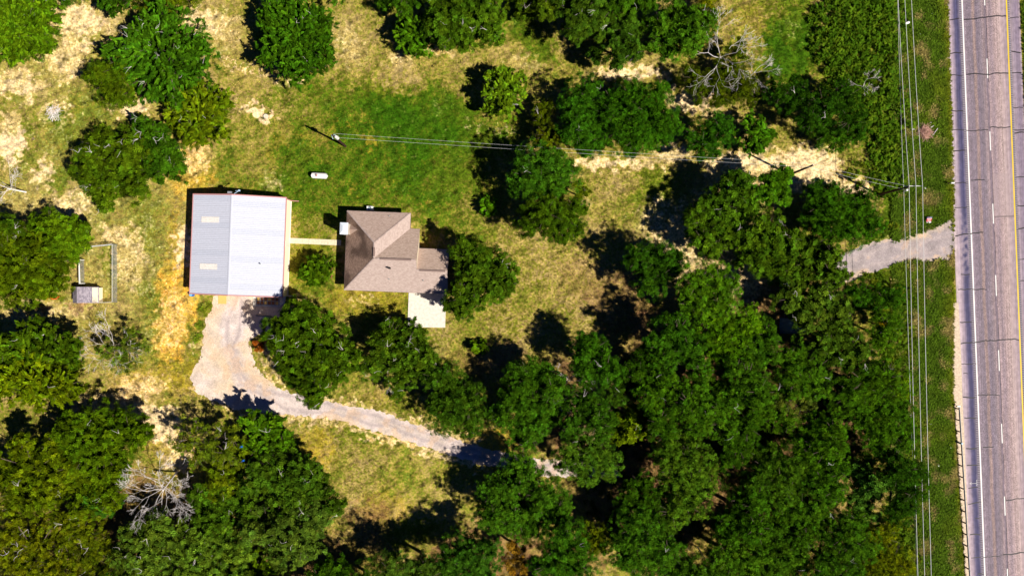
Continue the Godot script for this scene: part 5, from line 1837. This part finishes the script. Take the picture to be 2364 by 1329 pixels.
	tree("round dark crown by itself just above the sandy break", 2, Color(0.020, 0.082, 0.010), 8.0, [V(1635, 310, 50), V(1620, 335, 34), V(1660, 300, 34)], 1.2, 0.1)
	tree("small green cedar between the round crown and the roadside thicket", 1, Color(0.030, 0.100, 0.008), 6.0, [V(1745, 305, 42), V(1765, 320, 26), V(1735, 335, 24)], 1.1, 0.1)
	tree("very dark roadside tree beside the tall weeds", 2, Color(0.016, 0.058, 0.008), 8.0, [V(1900, 250, 54), V(1945, 230, 44), V(1960, 280, 40), V(1870, 280, 34)], 1.1, 0.3)
	tree("lower green tree at the foot of the very dark roadside tree", 2, Color(0.026, 0.086, 0.010), 5.0, [V(1905, 312, 38), V(1945, 320, 26), V(1985, 315, 26)], 1.0, 0.3)
	tree("dark tree shading the lush grass west of the tall weeds", 2, Color(0.014, 0.052, 0.006), 7.0, [V(1800, 215, 36), V(1825, 245, 34), V(1840, 200, 26)], 0.9, 0.2)
	dead_tree("small bare grey tree among the tall roadside weeds", 1985, 206, 3.6, 2.2, 4, 4, Vector3(-0.4, 0, -0.2), 0.06)
	# east of the lawn
	tree("dark green tree directly under the yard wires", 2, Color(0.030, 0.102, 0.014), 11.0, [V(1250, 375, 46), V(1290, 400, 42), V(1225, 410, 44), V(1260, 440, 42), V(1310, 390, 22)], 1.15, 0.4)
	tree("olive dark tree joined south of the tree under the yard wires", 2, Color(0.034, 0.082, 0.008), 10.5, [V(1260, 490, 46), V(1300, 505, 42), V(1225, 515, 36), V(1285, 530, 30), V(1325, 480, 26)], 1.15, 0.4)
	tree("thin olive sapling on the east flank of the two joined trees", 2, O, 6.0, [V(1340, 430, 20), V(1335, 460, 18), V(1350, 445, 14)], 0.8, 0.6)
	tree("tiny bright green sapling on the lawn's eastern rim", 1, Color(0.05, 0.15, 0.01), 3.2, [V(1126, 474, 18), V(1128, 486, 12)], 1.6, 0.0, "sapling")
	tree("dark oak overhanging the house's east end", 0, Color(0.034, 0.082, 0.010), 9.2, [V(1095, 605, 50), V(1145, 620, 44), V(1100, 655, 48), V(1150, 660, 36), V(1065, 690, 34), V(1070, 580, 30), V(1065, 720, 22)], 1.15, 0.2)
	tree("small dark conifer between the shop and the house", 1, Color(0.036, 0.088, 0.007), 4.6, [V(732, 622, 32), V(716, 632, 21), V(748, 614, 21), V(734, 640, 18), V(727, 603, 18)], 1.9, 0.0)
	tree("big round oak south of the shop with bright white twigs", 0, Color(0.034, 0.080, 0.008), 8.8, [V(700, 755, 60), V(655, 780, 48), V(760, 800, 56), V(690, 830, 62), V(745, 860, 48), V(720, 900, 34), V(790, 830, 34), V(690, 725, 32)], 1.2, 2.2)
	tree("gappy oak south of the house with a bare dead limb", 0, Color(0.038, 0.088, 0.012), 8.0, [V(900, 770, 38), V(940, 795, 44), V(880, 810, 34), V(965, 830, 38), V(925, 870, 34), V(860, 850, 28), V(955, 760, 22), V(990, 830, 22), V(915, 905, 18)], 0.95, 1.6)
	dead_tree("bare white limb showing in the gap of the southern oak", 905, 850, 9.4, 2.9, 4, 3, Vector3(-0.3, 0, 0.1), 0.13)
	tree("dark green tree on the north bank of the drive, east of the gappy oak", 2, Color(0.028, 0.078, 0.012), 8.5, [V(1040, 900, 46), V(1075, 925, 46), V(1040, 955, 44), V(1085, 965, 34), V(1020, 930, 30), V(1000, 870, 26)], 1.15, 0.4)
	tree("rust red dry bush at the edge of the shop yard", 2, Color(0.17, 0.055, 0.02), 1.6, [V(594, 792, 11), V(598, 806, 8)], 1.2, 0.3, "shrub")
	tree("small bright green shrub at the field's south edge", 1, Color(0.09, 0.2, 0.012), 2.6, [V(1106, 800, 15), V(1098, 806, 10)], 1.8, 0.0, "shrub")
	# west edge
	tree("bright clumpy oak north of the dog pen", 0, Color(0.052, 0.118, 0.008), 6.5, [V(125, 525, 46), V(165, 545, 40), V(140, 570, 38), V(180, 560, 26), V(170, 595, 18), V(95, 520, 24)], 1.25, 0.1)
	tree("wide olive oak at the west edge beside the dog pen", 0, Color(0.046, 0.086, 0.006), 8.0, [V(40, 590, 60), V(100, 600, 50), V(50, 650, 58), V(115, 645, 46), V(-10, 630, 50), V(70, 560, 40)], 1.15, 0.6)
	tree("dark crown at the west edge north of the wide olive oak", 0, Color(0.030, 0.070, 0.008), 7.5, [V(20, 530, 38), V(-15, 545, 36)], 1.0, 0.4)
	dead_tree("small bare grey tree leaning at the west edge", 58, 443, 5.0, 2.6, 5, 4, Vector3(-2.4, 0, -0.5), 0.12)
	tree("broad yellow green tree at the west edge south of the kennel", 1, Color(0.070, 0.120, 0.006), 9.0, [V(60, 860, 62), V(120, 850, 54), V(150, 890, 40), V(20, 890, 54), V(95, 900, 40), V(180, 890, 22)], 1.15, 0.4)
	tree("darker top half crown behind the broad yellow green tree", 1, Color(0.036, 0.084, 0.008), 9.5, [V(75, 785, 46), V(125, 800, 42), V(40, 820, 46), V(160, 815, 32), V(10, 805, 36)], 1.1, 0.5)
	tree("thin nearly leafless tree south of the kennel", 2, Color(0.065, 0.12, 0.02), 6.5, [V(285, 820, 40), V(310, 800, 34), V(250, 810, 30), V(300, 770, 26)], 0.4, 0.3)
	dead_tree("pale bare branches crowning the nearly leafless tree", 290, 790, 6.6, 4.2, 6, 4, Vector3(-0.3, 0, 0.4), 0.11)
	# south-west wood
	tree("oak leading the south-west wood towards the shop yard", 0, Color(0.040, 0.088, 0.006), 9.0, [V(170, 1000, 48), V(235, 985, 52), V(300, 990, 44), V(255, 1035, 54), V(200, 1045, 44), V(320, 1010, 28)], 1.1, 0.3)
	tree("olive oak at the west edge of the south-west wood", 0, Color(0.056, 0.096, 0.006), 9.0, [V(60, 1060, 50), V(115, 1095, 54), V(50, 1130, 56), V(130, 1050, 38), V(0, 1090, 44), V(100, 1150, 44)], 1.1, 0.3)
	tree("olive oak just west of the great bare white tree", 0, Color(0.048, 0.092, 0.006), 8.5, [V(215, 1100, 48), V(250, 1130, 42), V(200, 1150, 46), V(270, 1085, 30)], 1.1, 0.3)
	tree("blue green small tree beside the great bare white tree", 0, Color(0.026, 0.092, 0.018), 7.0, [V(235, 1150, 34), V(260, 1165, 22)], 1.0, 0.2)
	tree("yellowish thin tree in the south-west corner", 2, Color(0.085, 0.12, 0.008), 7.5, [V(90, 1250, 60), V(40, 1300, 56), V(130, 1300, 54), V(20, 1240, 46)], 0.75, 0.8)
	tree("olive tree south of the blue green small tree", 2, Color(0.064, 0.1, 0.008), 8.0, [V(190, 1230, 54), V(215, 1280, 48), V(160, 1200, 40), V(240, 1320, 40)], 0.95, 0.9)
	dead_tree("great bare white tree in the south-west wood", 408, 1090, 10.0, 4.3, 11, 5, Vector3(0.2, 0, 3.2), 0.13)
	dead_tree("bare white tree at the west edge of the south-west wood", -30, 1150, 9.0, 4.8, 6, 5, Vector3(0.4, 0, 0), 0.16)
	tree("sparse olive tree with pale limbs at the yard's south end", 2, Color(0.075, 0.125, 0.018), 9.8, [V(440, 1010, 40), V(490, 1020, 44), V(525, 1045, 36), V(460, 1050, 32), V(540, 1010, 26), V(415, 1030, 26)], 0.42, 1.8)
	tree("olive tree south of the sparse tree, holding the blue bundles", 0, Color(0.066, 0.112, 0.008), 7.5, [V(540, 1080, 40), V(510, 1110, 40), V(560, 1050, 28)], 0.75, 0.8)
	tree("green cedar on the west rim of the glade", 1, Color(0.038, 0.105, 0.008), 7.5, [V(620, 995, 42), V(650, 1020, 30), V(600, 1025, 34), V(580, 975, 26), V(640, 975, 24)], 1.2, 0.1)
	tree("large grey green oak on the glade's west side", 0, Color(0.036, 0.088, 0.014), 9.0, [V(640, 1085, 52), V(690, 1100, 46), V(660, 1140, 54), V(735, 1140, 40), V(600, 1110, 40), V(770, 1160, 26)], 1.1, 0.7)
	tree("grey green oak with glinting leaves south of the glade oak", 0, Color(0.048, 0.100, 0.030), 9.0, [V(620, 1210, 56), V(690, 1205, 54), V(730, 1190, 44), V(660, 1255, 54), V(700, 1250, 44)], 1.05, 0.9)
	tree("grey green oak south of the great bare white tree", 0, Color(0.050, 0.102, 0.026), 8.5, [V(330, 1250, 52), V(380, 1230, 46), V(350, 1300, 52), V(300, 1290, 40), V(410, 1270, 40)], 0.95, 1.2)
	tree("glinting oak at the south edge below the grey green oaks", 0, Color(0.056, 0.118, 0.026), 8.5, [V(460, 1260, 52), V(510, 1240, 46), V(480, 1310, 52), V(540, 1290, 46), V(430, 1320, 36)], 1.0, 1.0)
	tree("dark gappy oak east of the great bare white tree", 0, Color(0.034, 0.086, 0.012), 8.0, [V(480, 1170, 44), V(530, 1160, 44), V(500, 1200, 34), V(570, 1190, 30), V(455, 1140, 26)], 0.85, 0.7)
	tree("small yellow green tree at the south edge under the glinting oaks", 1, Color(0.06, 0.13, 0.008), 6.5, [V(590, 1320, 42), V(550, 1335, 36)], 1.0, 0.2)
	tree("dark tree at the south edge below the glade's west oaks", 0, D, 8.0, [V(770, 1325, 40), V(735, 1340, 40)], 1.0, 0.3)
	tree("grey green tree at the south edge in the middle of the glade", 2, Color(0.04, 0.095, 0.025), 9.0, [V(905, 1318, 38), V(955, 1335, 46), V(985, 1310, 34)], 1.0, 0.3)
	tree("dark tree just beyond the south edge below the glade", 2, D, 9.5, [V(850, 1350, 50), V(800, 1370, 40)], 1.0, 0.2)
	# the great eastern wood, from west to east
	tree("broad sunlit oak on the glade's east side", 2, Color(0.034, 0.106, 0.014), 11.0, [V(1200, 1080, 46), V(1258, 1146, 50), V(1180, 1160, 54), V(1225, 1205, 50), V(1150, 1130, 40), V(1285, 1180, 36), V(1140, 1190, 36)], 1.15, 0.3)
	tree("tall dark tree rising from the drive's last bend", 2, Color(0.030, 0.096, 0.012), 11.5, [V(1225, 870, 48), V(1195, 920, 46), V(1250, 945, 56), V(1220, 995, 40), V(1275, 900, 34), V(1160, 960, 36)], 1.15, 0.4)
	tree("north-west front tree of the eastern wood, facing the field", 2, Color(0.024, 0.088, 0.010), 11.0, [V(1370, 805, 40), V(1400, 850, 36), V(1350, 850, 34), V(1340, 800, 24)], 1.1, 0.6)
	dead_tree("bare grey tree in the gap behind the wood's north-west front", 1310, 870, 9.0, 3.6, 6, 4, Vector3(-0.1, 0, 0), 0.12)
	tree("dark tree on the drive bend east of the tall dark tree", 2, Color(0.026, 0.086, 0.012), 11.0, [V(1355, 930, 44), V(1330, 970, 36), V(1380, 975, 34)], 1.05, 0.6)
	tree("grey green tree over the drive south of the bend", 2, Color(0.040, 0.106, 0.018), 10.5, [V(1320, 1050, 42), V(1370, 1040, 42), V(1400, 1075, 30), V(1345, 1090, 32)], 1.0, 0.8)
	tree("yellow green tree among dark crowns east of the drive bend", 0, Color(0.068, 0.125, 0.008), 11.0, [V(1450, 980, 34), V(1470, 965, 24), V(1425, 1000, 24)], 1.15, 0.1)
	tree("small dark tree with bare twigs north of the yellow green tree", 2, Color(0.03, 0.085, 0.014), 10.5, [V(1440, 890, 34), V(1430, 915, 24)], 1.0, 2.0)
	tree("rounded bright tree between the front tree and the broad bright crowns", 2, Color(0.036, 0.110, 0.010), 11.5, [V(1520, 905, 46), V(1540, 880, 30), V(1505, 930, 30)], 1.15, 0.3)
	tree("dark tree filling the shade behind the rounded bright tree", 2, D, 10.0, [V(1500, 835, 36), V(1475, 860, 30)], 1.0, 0.2)
	tree("dark north-western tree beside the litter covered clearing", 2, Color(0.028, 0.098, 0.012), 12.0, [V(1560, 770, 44), V(1590, 810, 42), V(1545, 820, 34), V(1525, 795, 28)], 1.1, 0.4)
	tree("brightest broad crown of the eastern wood's north half", 2, Color(0.052, 0.145, 0.009), 12.5, [V(1665, 765, 46), V(1710, 775, 46), V(1690, 810, 42), V(1640, 800, 34), V(1730, 740, 28)], 1.15, 0.3)
	tree("bright two lobed crown south of the sandy clearing", 2, Color(0.046, 0.130, 0.012), 11.5, [V(1610, 650, 44), V(1660, 655, 40), V(1630, 690, 44), V(1595, 700, 32), V(1670, 700, 34)], 1.1, 0.6)
	tree("dark tree at the north-west corner of the eastern wood", 2, Color(0.022, 0.076, 0.010), 10.0, [V(1520, 600, 40), V(1490, 620, 30), V(1555, 615, 30), V(1505, 580, 24), V(1468, 600, 26), V(1500, 655, 30)], 1.05, 0.3)
	tree("mid green broad tree in the heart of the eastern wood", 2, Color(0.036, 0.110, 0.012), 12.0, [V(1620, 900, 50), V(1660, 930, 50), V(1620, 960, 44), V(1590, 930, 36), V(1670, 980, 36)], 1.1, 0.5)
	tree("mid green tree east of the broad tree in the wood's heart", 2, Color(0.034, 0.104, 0.012), 12.0, [V(1725, 870, 44), V(1750, 905, 38), V(1705, 905, 34), V(1700, 850, 26)], 1.05, 0.5)
	tree("tall grey green crown with a sunlit east side", 2, Color(0.048, 0.118, 0.018), 12.5, [V(1550, 1035, 44), V(1595, 1060, 44), V(1600, 1110, 42), V(1560, 1090, 42), V(1585, 1160, 42), V(1550, 1180, 36)], 1.15, 0.3)
	tree("broad green tree at the south edge west of the tall sunlit crown", 2, Color(0.032, 0.106, 0.014), 11.0, [V(1470, 1210, 50), V(1510, 1240, 46), V(1450, 1265, 46), V(1500, 1290, 46), V(1540, 1270, 36)], 1.1, 0.3)
	tree("yellow olive small tree in the gap at the wood's south", 2, Color(0.070, 0.105, 0.007), 9.0, [V(1375, 1240, 32), V(1390, 1260, 22), V(1360, 1255, 20)], 1.0, 0.3)
	tree("green tree at the south edge beside the brown dying tree", 2, Color(0.028, 0.098, 0.012), 10.5, [V(1300, 1250, 46), V(1330, 1290, 44), V(1270, 1300, 42)], 1.05, 0.3)
	tree("brown dying tree with rusty leaves at the south edge", 2, Color(0.135, 0.085, 0.025), 9.0, [V(1190, 1285, 34), V(1185, 1310, 28), V(1205, 1265, 22)], 0.55, 2.5)
	tree("broad dark tree at the south edge west of the brown dying tree", 2, Color(0.026, 0.090, 0.018), 10.0, [V(1070, 1285, 46), V(1110, 1300, 42), V(1040, 1310, 40), V(1130, 1265, 28)], 1.05, 0.3)
	tree("shaded tree in the dark gap west of the tall sunlit crown", 2, D, 9.5, [V(1485, 1120, 40), V(1460, 1150, 34), V(1500, 1160, 32)], 0.95, 0.4)
	dead_tree("small bare forked tree in the dark hole near the south edge", 1610, 1262, 9.0, 2.6, 3, 3, Vector3(0, 0, 0.2), 0.09)
	# the north-east block by the drive entrance
	tree("bright knob shaped crown on the north rim beside the sandy break", 0, Color(0.038, 0.120, 0.010), 10.0, [V(1790, 425, 38), V(1760, 440, 30), V(1800, 450, 26)], 1.15, 0.3)
	tree("clumpy see-through oak at the north rim west of the knob shaped crown", 0, Color(0.036, 0.098, 0.012), 10.0, [V(1700, 440, 44), V(1665, 470, 40), V(1725, 480, 42), V(1680, 420, 26)], 0.95, 0.7)
	tree("see-through oak above the sandy clearing on the wood's west side", 0, Color(0.040, 0.100, 0.012), 9.5, [V(1625, 510, 42), V(1670, 530, 42), V(1620, 555, 34), V(1655, 575, 32), V(1600, 530, 24)], 0.8, 1.0)
	tree("clumpy oak in the middle of the block beside the drive entrance", 0, Color(0.040, 0.098, 0.012), 10.0, [V(1760, 540, 50), V(1800, 570, 44), V(1740, 590, 42), V(1780, 610, 40), V(1720, 560, 34)], 0.95, 1.0)
	tree("dark green tree nearest the drive entrance on its north side", 2, Color(0.026, 0.092, 0.009), 8.5, [V(1895, 470, 46), V(1940, 490, 46), V(1985, 490, 44), V(1950, 530, 42), V(1900, 520, 44), V(2010, 520, 34)], 1.1, 0.4)
	tree("dark leafy tree north of the tree nearest the drive", 2, Color(0.024, 0.088, 0.009), 8.5, [V(1920, 448, 26), V(1965, 458, 24), V(1880, 450, 24)], 1.0, 0.2)
	tree("oak whose crown hides the drive's end at the wood", 0, Color(0.042, 0.100, 0.014), 10.0, [V(1880, 600, 46), V(1915, 630, 38), V(1850, 640, 40), V(1920, 585, 30), V(1860, 570, 32)], 0.95, 0.9)
	tree("grey green oak south of the crown that hides the drive's end", 0, Color(0.044, 0.096, 0.020), 10.5, [V(1880, 700, 48), V(1925, 710, 38), V(1860, 735, 36), V(1820, 690, 34)], 0.95, 1.0)
	tree("low dark bush mass south of the drive entrance", 2, Color(0.024, 0.084, 0.009), 4.5, [V(2000, 685, 34), V(2040, 695, 34), V(2070, 680, 24), V(1975, 670, 22)], 1.05, 0.1, "shrub")
	tree("mid green roadside tree with a yellow spot beside it", 2, Color(0.036, 0.102, 0.010), 7.5, [V(2045, 760, 40), V(2025, 790, 32), V(2065, 740, 24)], 1.05, 0.3)
	tree("yellow flowering small bush between roadside tree and wood", 2, Color(0.17, 0.16, 0.012), 4.0, [V(2030, 748, 13)], 1.4, 0.0, "shrub")
	tree("oak over the blue tarpaulin, gappy and grey green", 0, Color(0.042, 0.098, 0.018), 10.0, [V(1940, 780, 48), V(1975, 815, 42), V(1920, 820, 40), V(1900, 790, 26)], 0.85, 1.0)
	tree("dark tree west of the blue tarpaulin", 2, Color(0.030, 0.096, 0.012), 11.0, [V(1750, 770, 36), V(1765, 810, 36), V(1735, 800, 28)], 1.0, 0.3)
	tree("green tree south of the blue tarpaulin", 2, Color(0.036, 0.106, 0.012), 11.0, [V(1845, 850, 48), V(1870, 885, 40), V(1820, 880, 36)], 1.1, 0.4)
	tree("broad roadside tree south of the yellow bush", 2, Color(0.036, 0.104, 0.010), 9.5, [V(1990, 880, 50), V(2040, 870, 40), V(1960, 910, 40), V(2020, 920, 38)], 1.05, 0.4)
	tree("bright small roadside tree on the weeds' edge", 2, Color(0.065, 0.140, 0.010), 7.0, [V(2085, 885, 26), V(2075, 910, 20)], 1.0, 0.1)
	tree("green tree of the wood's east side, south of the broad roadside tree", 2, Color(0.032, 0.100, 0.010), 10.5, [V(2000, 965, 46), V(2045, 985, 44), V(2075, 950, 36), V(2090, 1000, 30), V(2020, 1020, 36)], 1.05, 0.4)
	tree("mid green tree inside the wood beside the long bare gap", 2, Color(0.036, 0.108, 0.010), 11.5, [V(1870, 1000, 46), V(1905, 1035, 44), V(1850, 1045, 40), V(1920, 990, 28)], 1.1, 0.3)
	tree("green small crown on the north rim of the long dark gap", 2, Color(0.040, 0.112, 0.012), 11.0, [V(1790, 955, 34), V(1815, 975, 24)], 1.05, 0.6)
	tree("grey thin twiggy crown north of the long dark gap", 2, Color(0.06, 0.1, 0.035), 10.5, [V(1810, 915, 40), V(1850, 935, 30)], 0.6, 1.6)
	tree("mid green crown south-west of the long dark gap", 2, Color(0.036, 0.100, 0.014), 11.0, [V(1770, 1080, 46), V(1800, 1110, 42), V(1745, 1120, 34), V(1830, 1090, 30)], 1.05, 0.4)
	tree("tall dark tree overhanging the roadside wires", 2, Color(0.018, 0.062, 0.008), 11.0, [V(2075, 1085, 40), V(2100, 1130, 40), V(2080, 1165, 36), V(2115, 1090, 22)], 1.05, 0.3)
	tree("blue grey green oak west of the tree overhanging the wires", 0, Color(0.038, 0.108, 0.030), 10.0, [V(1990, 1095, 42), V(2020, 1125, 40), V(1995, 1160, 36)], 1.05, 0.5)
	tree("green tree beside the hole where the bare forked tree stands", 2, Color(0.030, 0.098, 0.010), 11.0, [V(1715, 1190, 46), V(1745, 1215, 38), V(1690, 1215, 32), V(1740, 1165, 30)], 1.1, 0.3)
	tree("clumpy green tree south of the wood's inner gap", 2, Color(0.034, 0.104, 0.012), 10.5, [V(1850, 1170, 46), V(1890, 1195, 40), V(1820, 1195, 34), V(1905, 1150, 26)], 1.05, 0.4)
	tree("green tree east of the clumpy tree towards the wires", 2, Color(0.032, 0.098, 0.012), 10.0, [V(1950, 1235, 46), V(1985, 1260, 38), V(1930, 1275, 38), V(1975, 1200, 28)], 1.05, 0.4)
	tree("bright green tree at the south edge beside the bare forked tree", 2, Color(0.042, 0.118, 0.014), 10.5, [V(1690, 1280, 46), V(1730, 1310, 42), V(1660, 1310, 38)], 1.1, 0.3)
	tree("green tree at the south edge in the middle of the eastern wood", 2, Color(0.036, 0.104, 0.014), 10.0, [V(1800, 1265, 46), V(1840, 1300, 44), V(1790, 1310, 38)], 1.05, 0.3)
	tree("dark tree at the south edge below the tree towards the wires", 2, Color(0.028, 0.09, 0.012), 10.0, [V(1905, 1320, 44), V(1950, 1330, 40)], 1.05, 0.3)
	tree("tree at the south edge below the bare forked tree's hole", 2, Color(0.034, 0.102, 0.014), 10.0, [V(1600, 1330, 42), V(1560, 1330, 36)], 1.05, 0.3)
	tree("large yellow olive bush at the roadside's south end", 2, Color(0.085, 0.125, 0.008), 3.6, [V(2040, 1240, 40), V(2060, 1290, 46), V(2020, 1310, 40), V(2075, 1330, 36)], 1.2, 0.2, "shrub")
	tree("dark tree filling the wood between the broad heart tree and the inner gap", 2, D, 10.5, [V(1700, 1020, 38), V(1725, 985, 34), V(1680, 1060, 26)], 1.0, 0.3)
	tree("dark tree crowding the yellow green tree from the east", 2, D, 10.5, [V(1520, 975, 34), V(1535, 1000, 26)], 1.0, 0.3)
	tree("dark green tree south of the mid green tree beside the long gap", 2, F, 10.5, [V(1895, 1105, 38), V(1925, 1130, 32), V(1930, 1080, 28)], 1.0, 0.3)
	tree("dark tree in the south of the wood, between its two south edge greens", 2, D, 10.0, [V(1755, 1255, 30), V(1860, 1240, 28)], 1.0, 0.3)
	for i in 8:                        # the wood goes on beyond the south edge, and shades it
		tree("tree of the wood beyond the south edge, by the %s" % ["south-west corner", "yellowish thin tree", "grey green oaks", "glade", "broad dark tree", "brown dying tree", "bright green tree", "tree towards the wires"][i], 2, F, 10.5, [V([60, 240, 440, 640, 1060, 1290, 1640, 1850][i], 1415, 56), V([120, 310, 520, 700, 1140, 1370, 1720, 1930][i], 1405, 52)], 0.9, 0.0)
	tree("bare twigged grey tree standing in the long dark gap", 2, Color(0.05, 0.06, 0.04), 8.0, [V(1960, 1000, 22), V(1975, 1015, 16)], 0.5, 3.0)
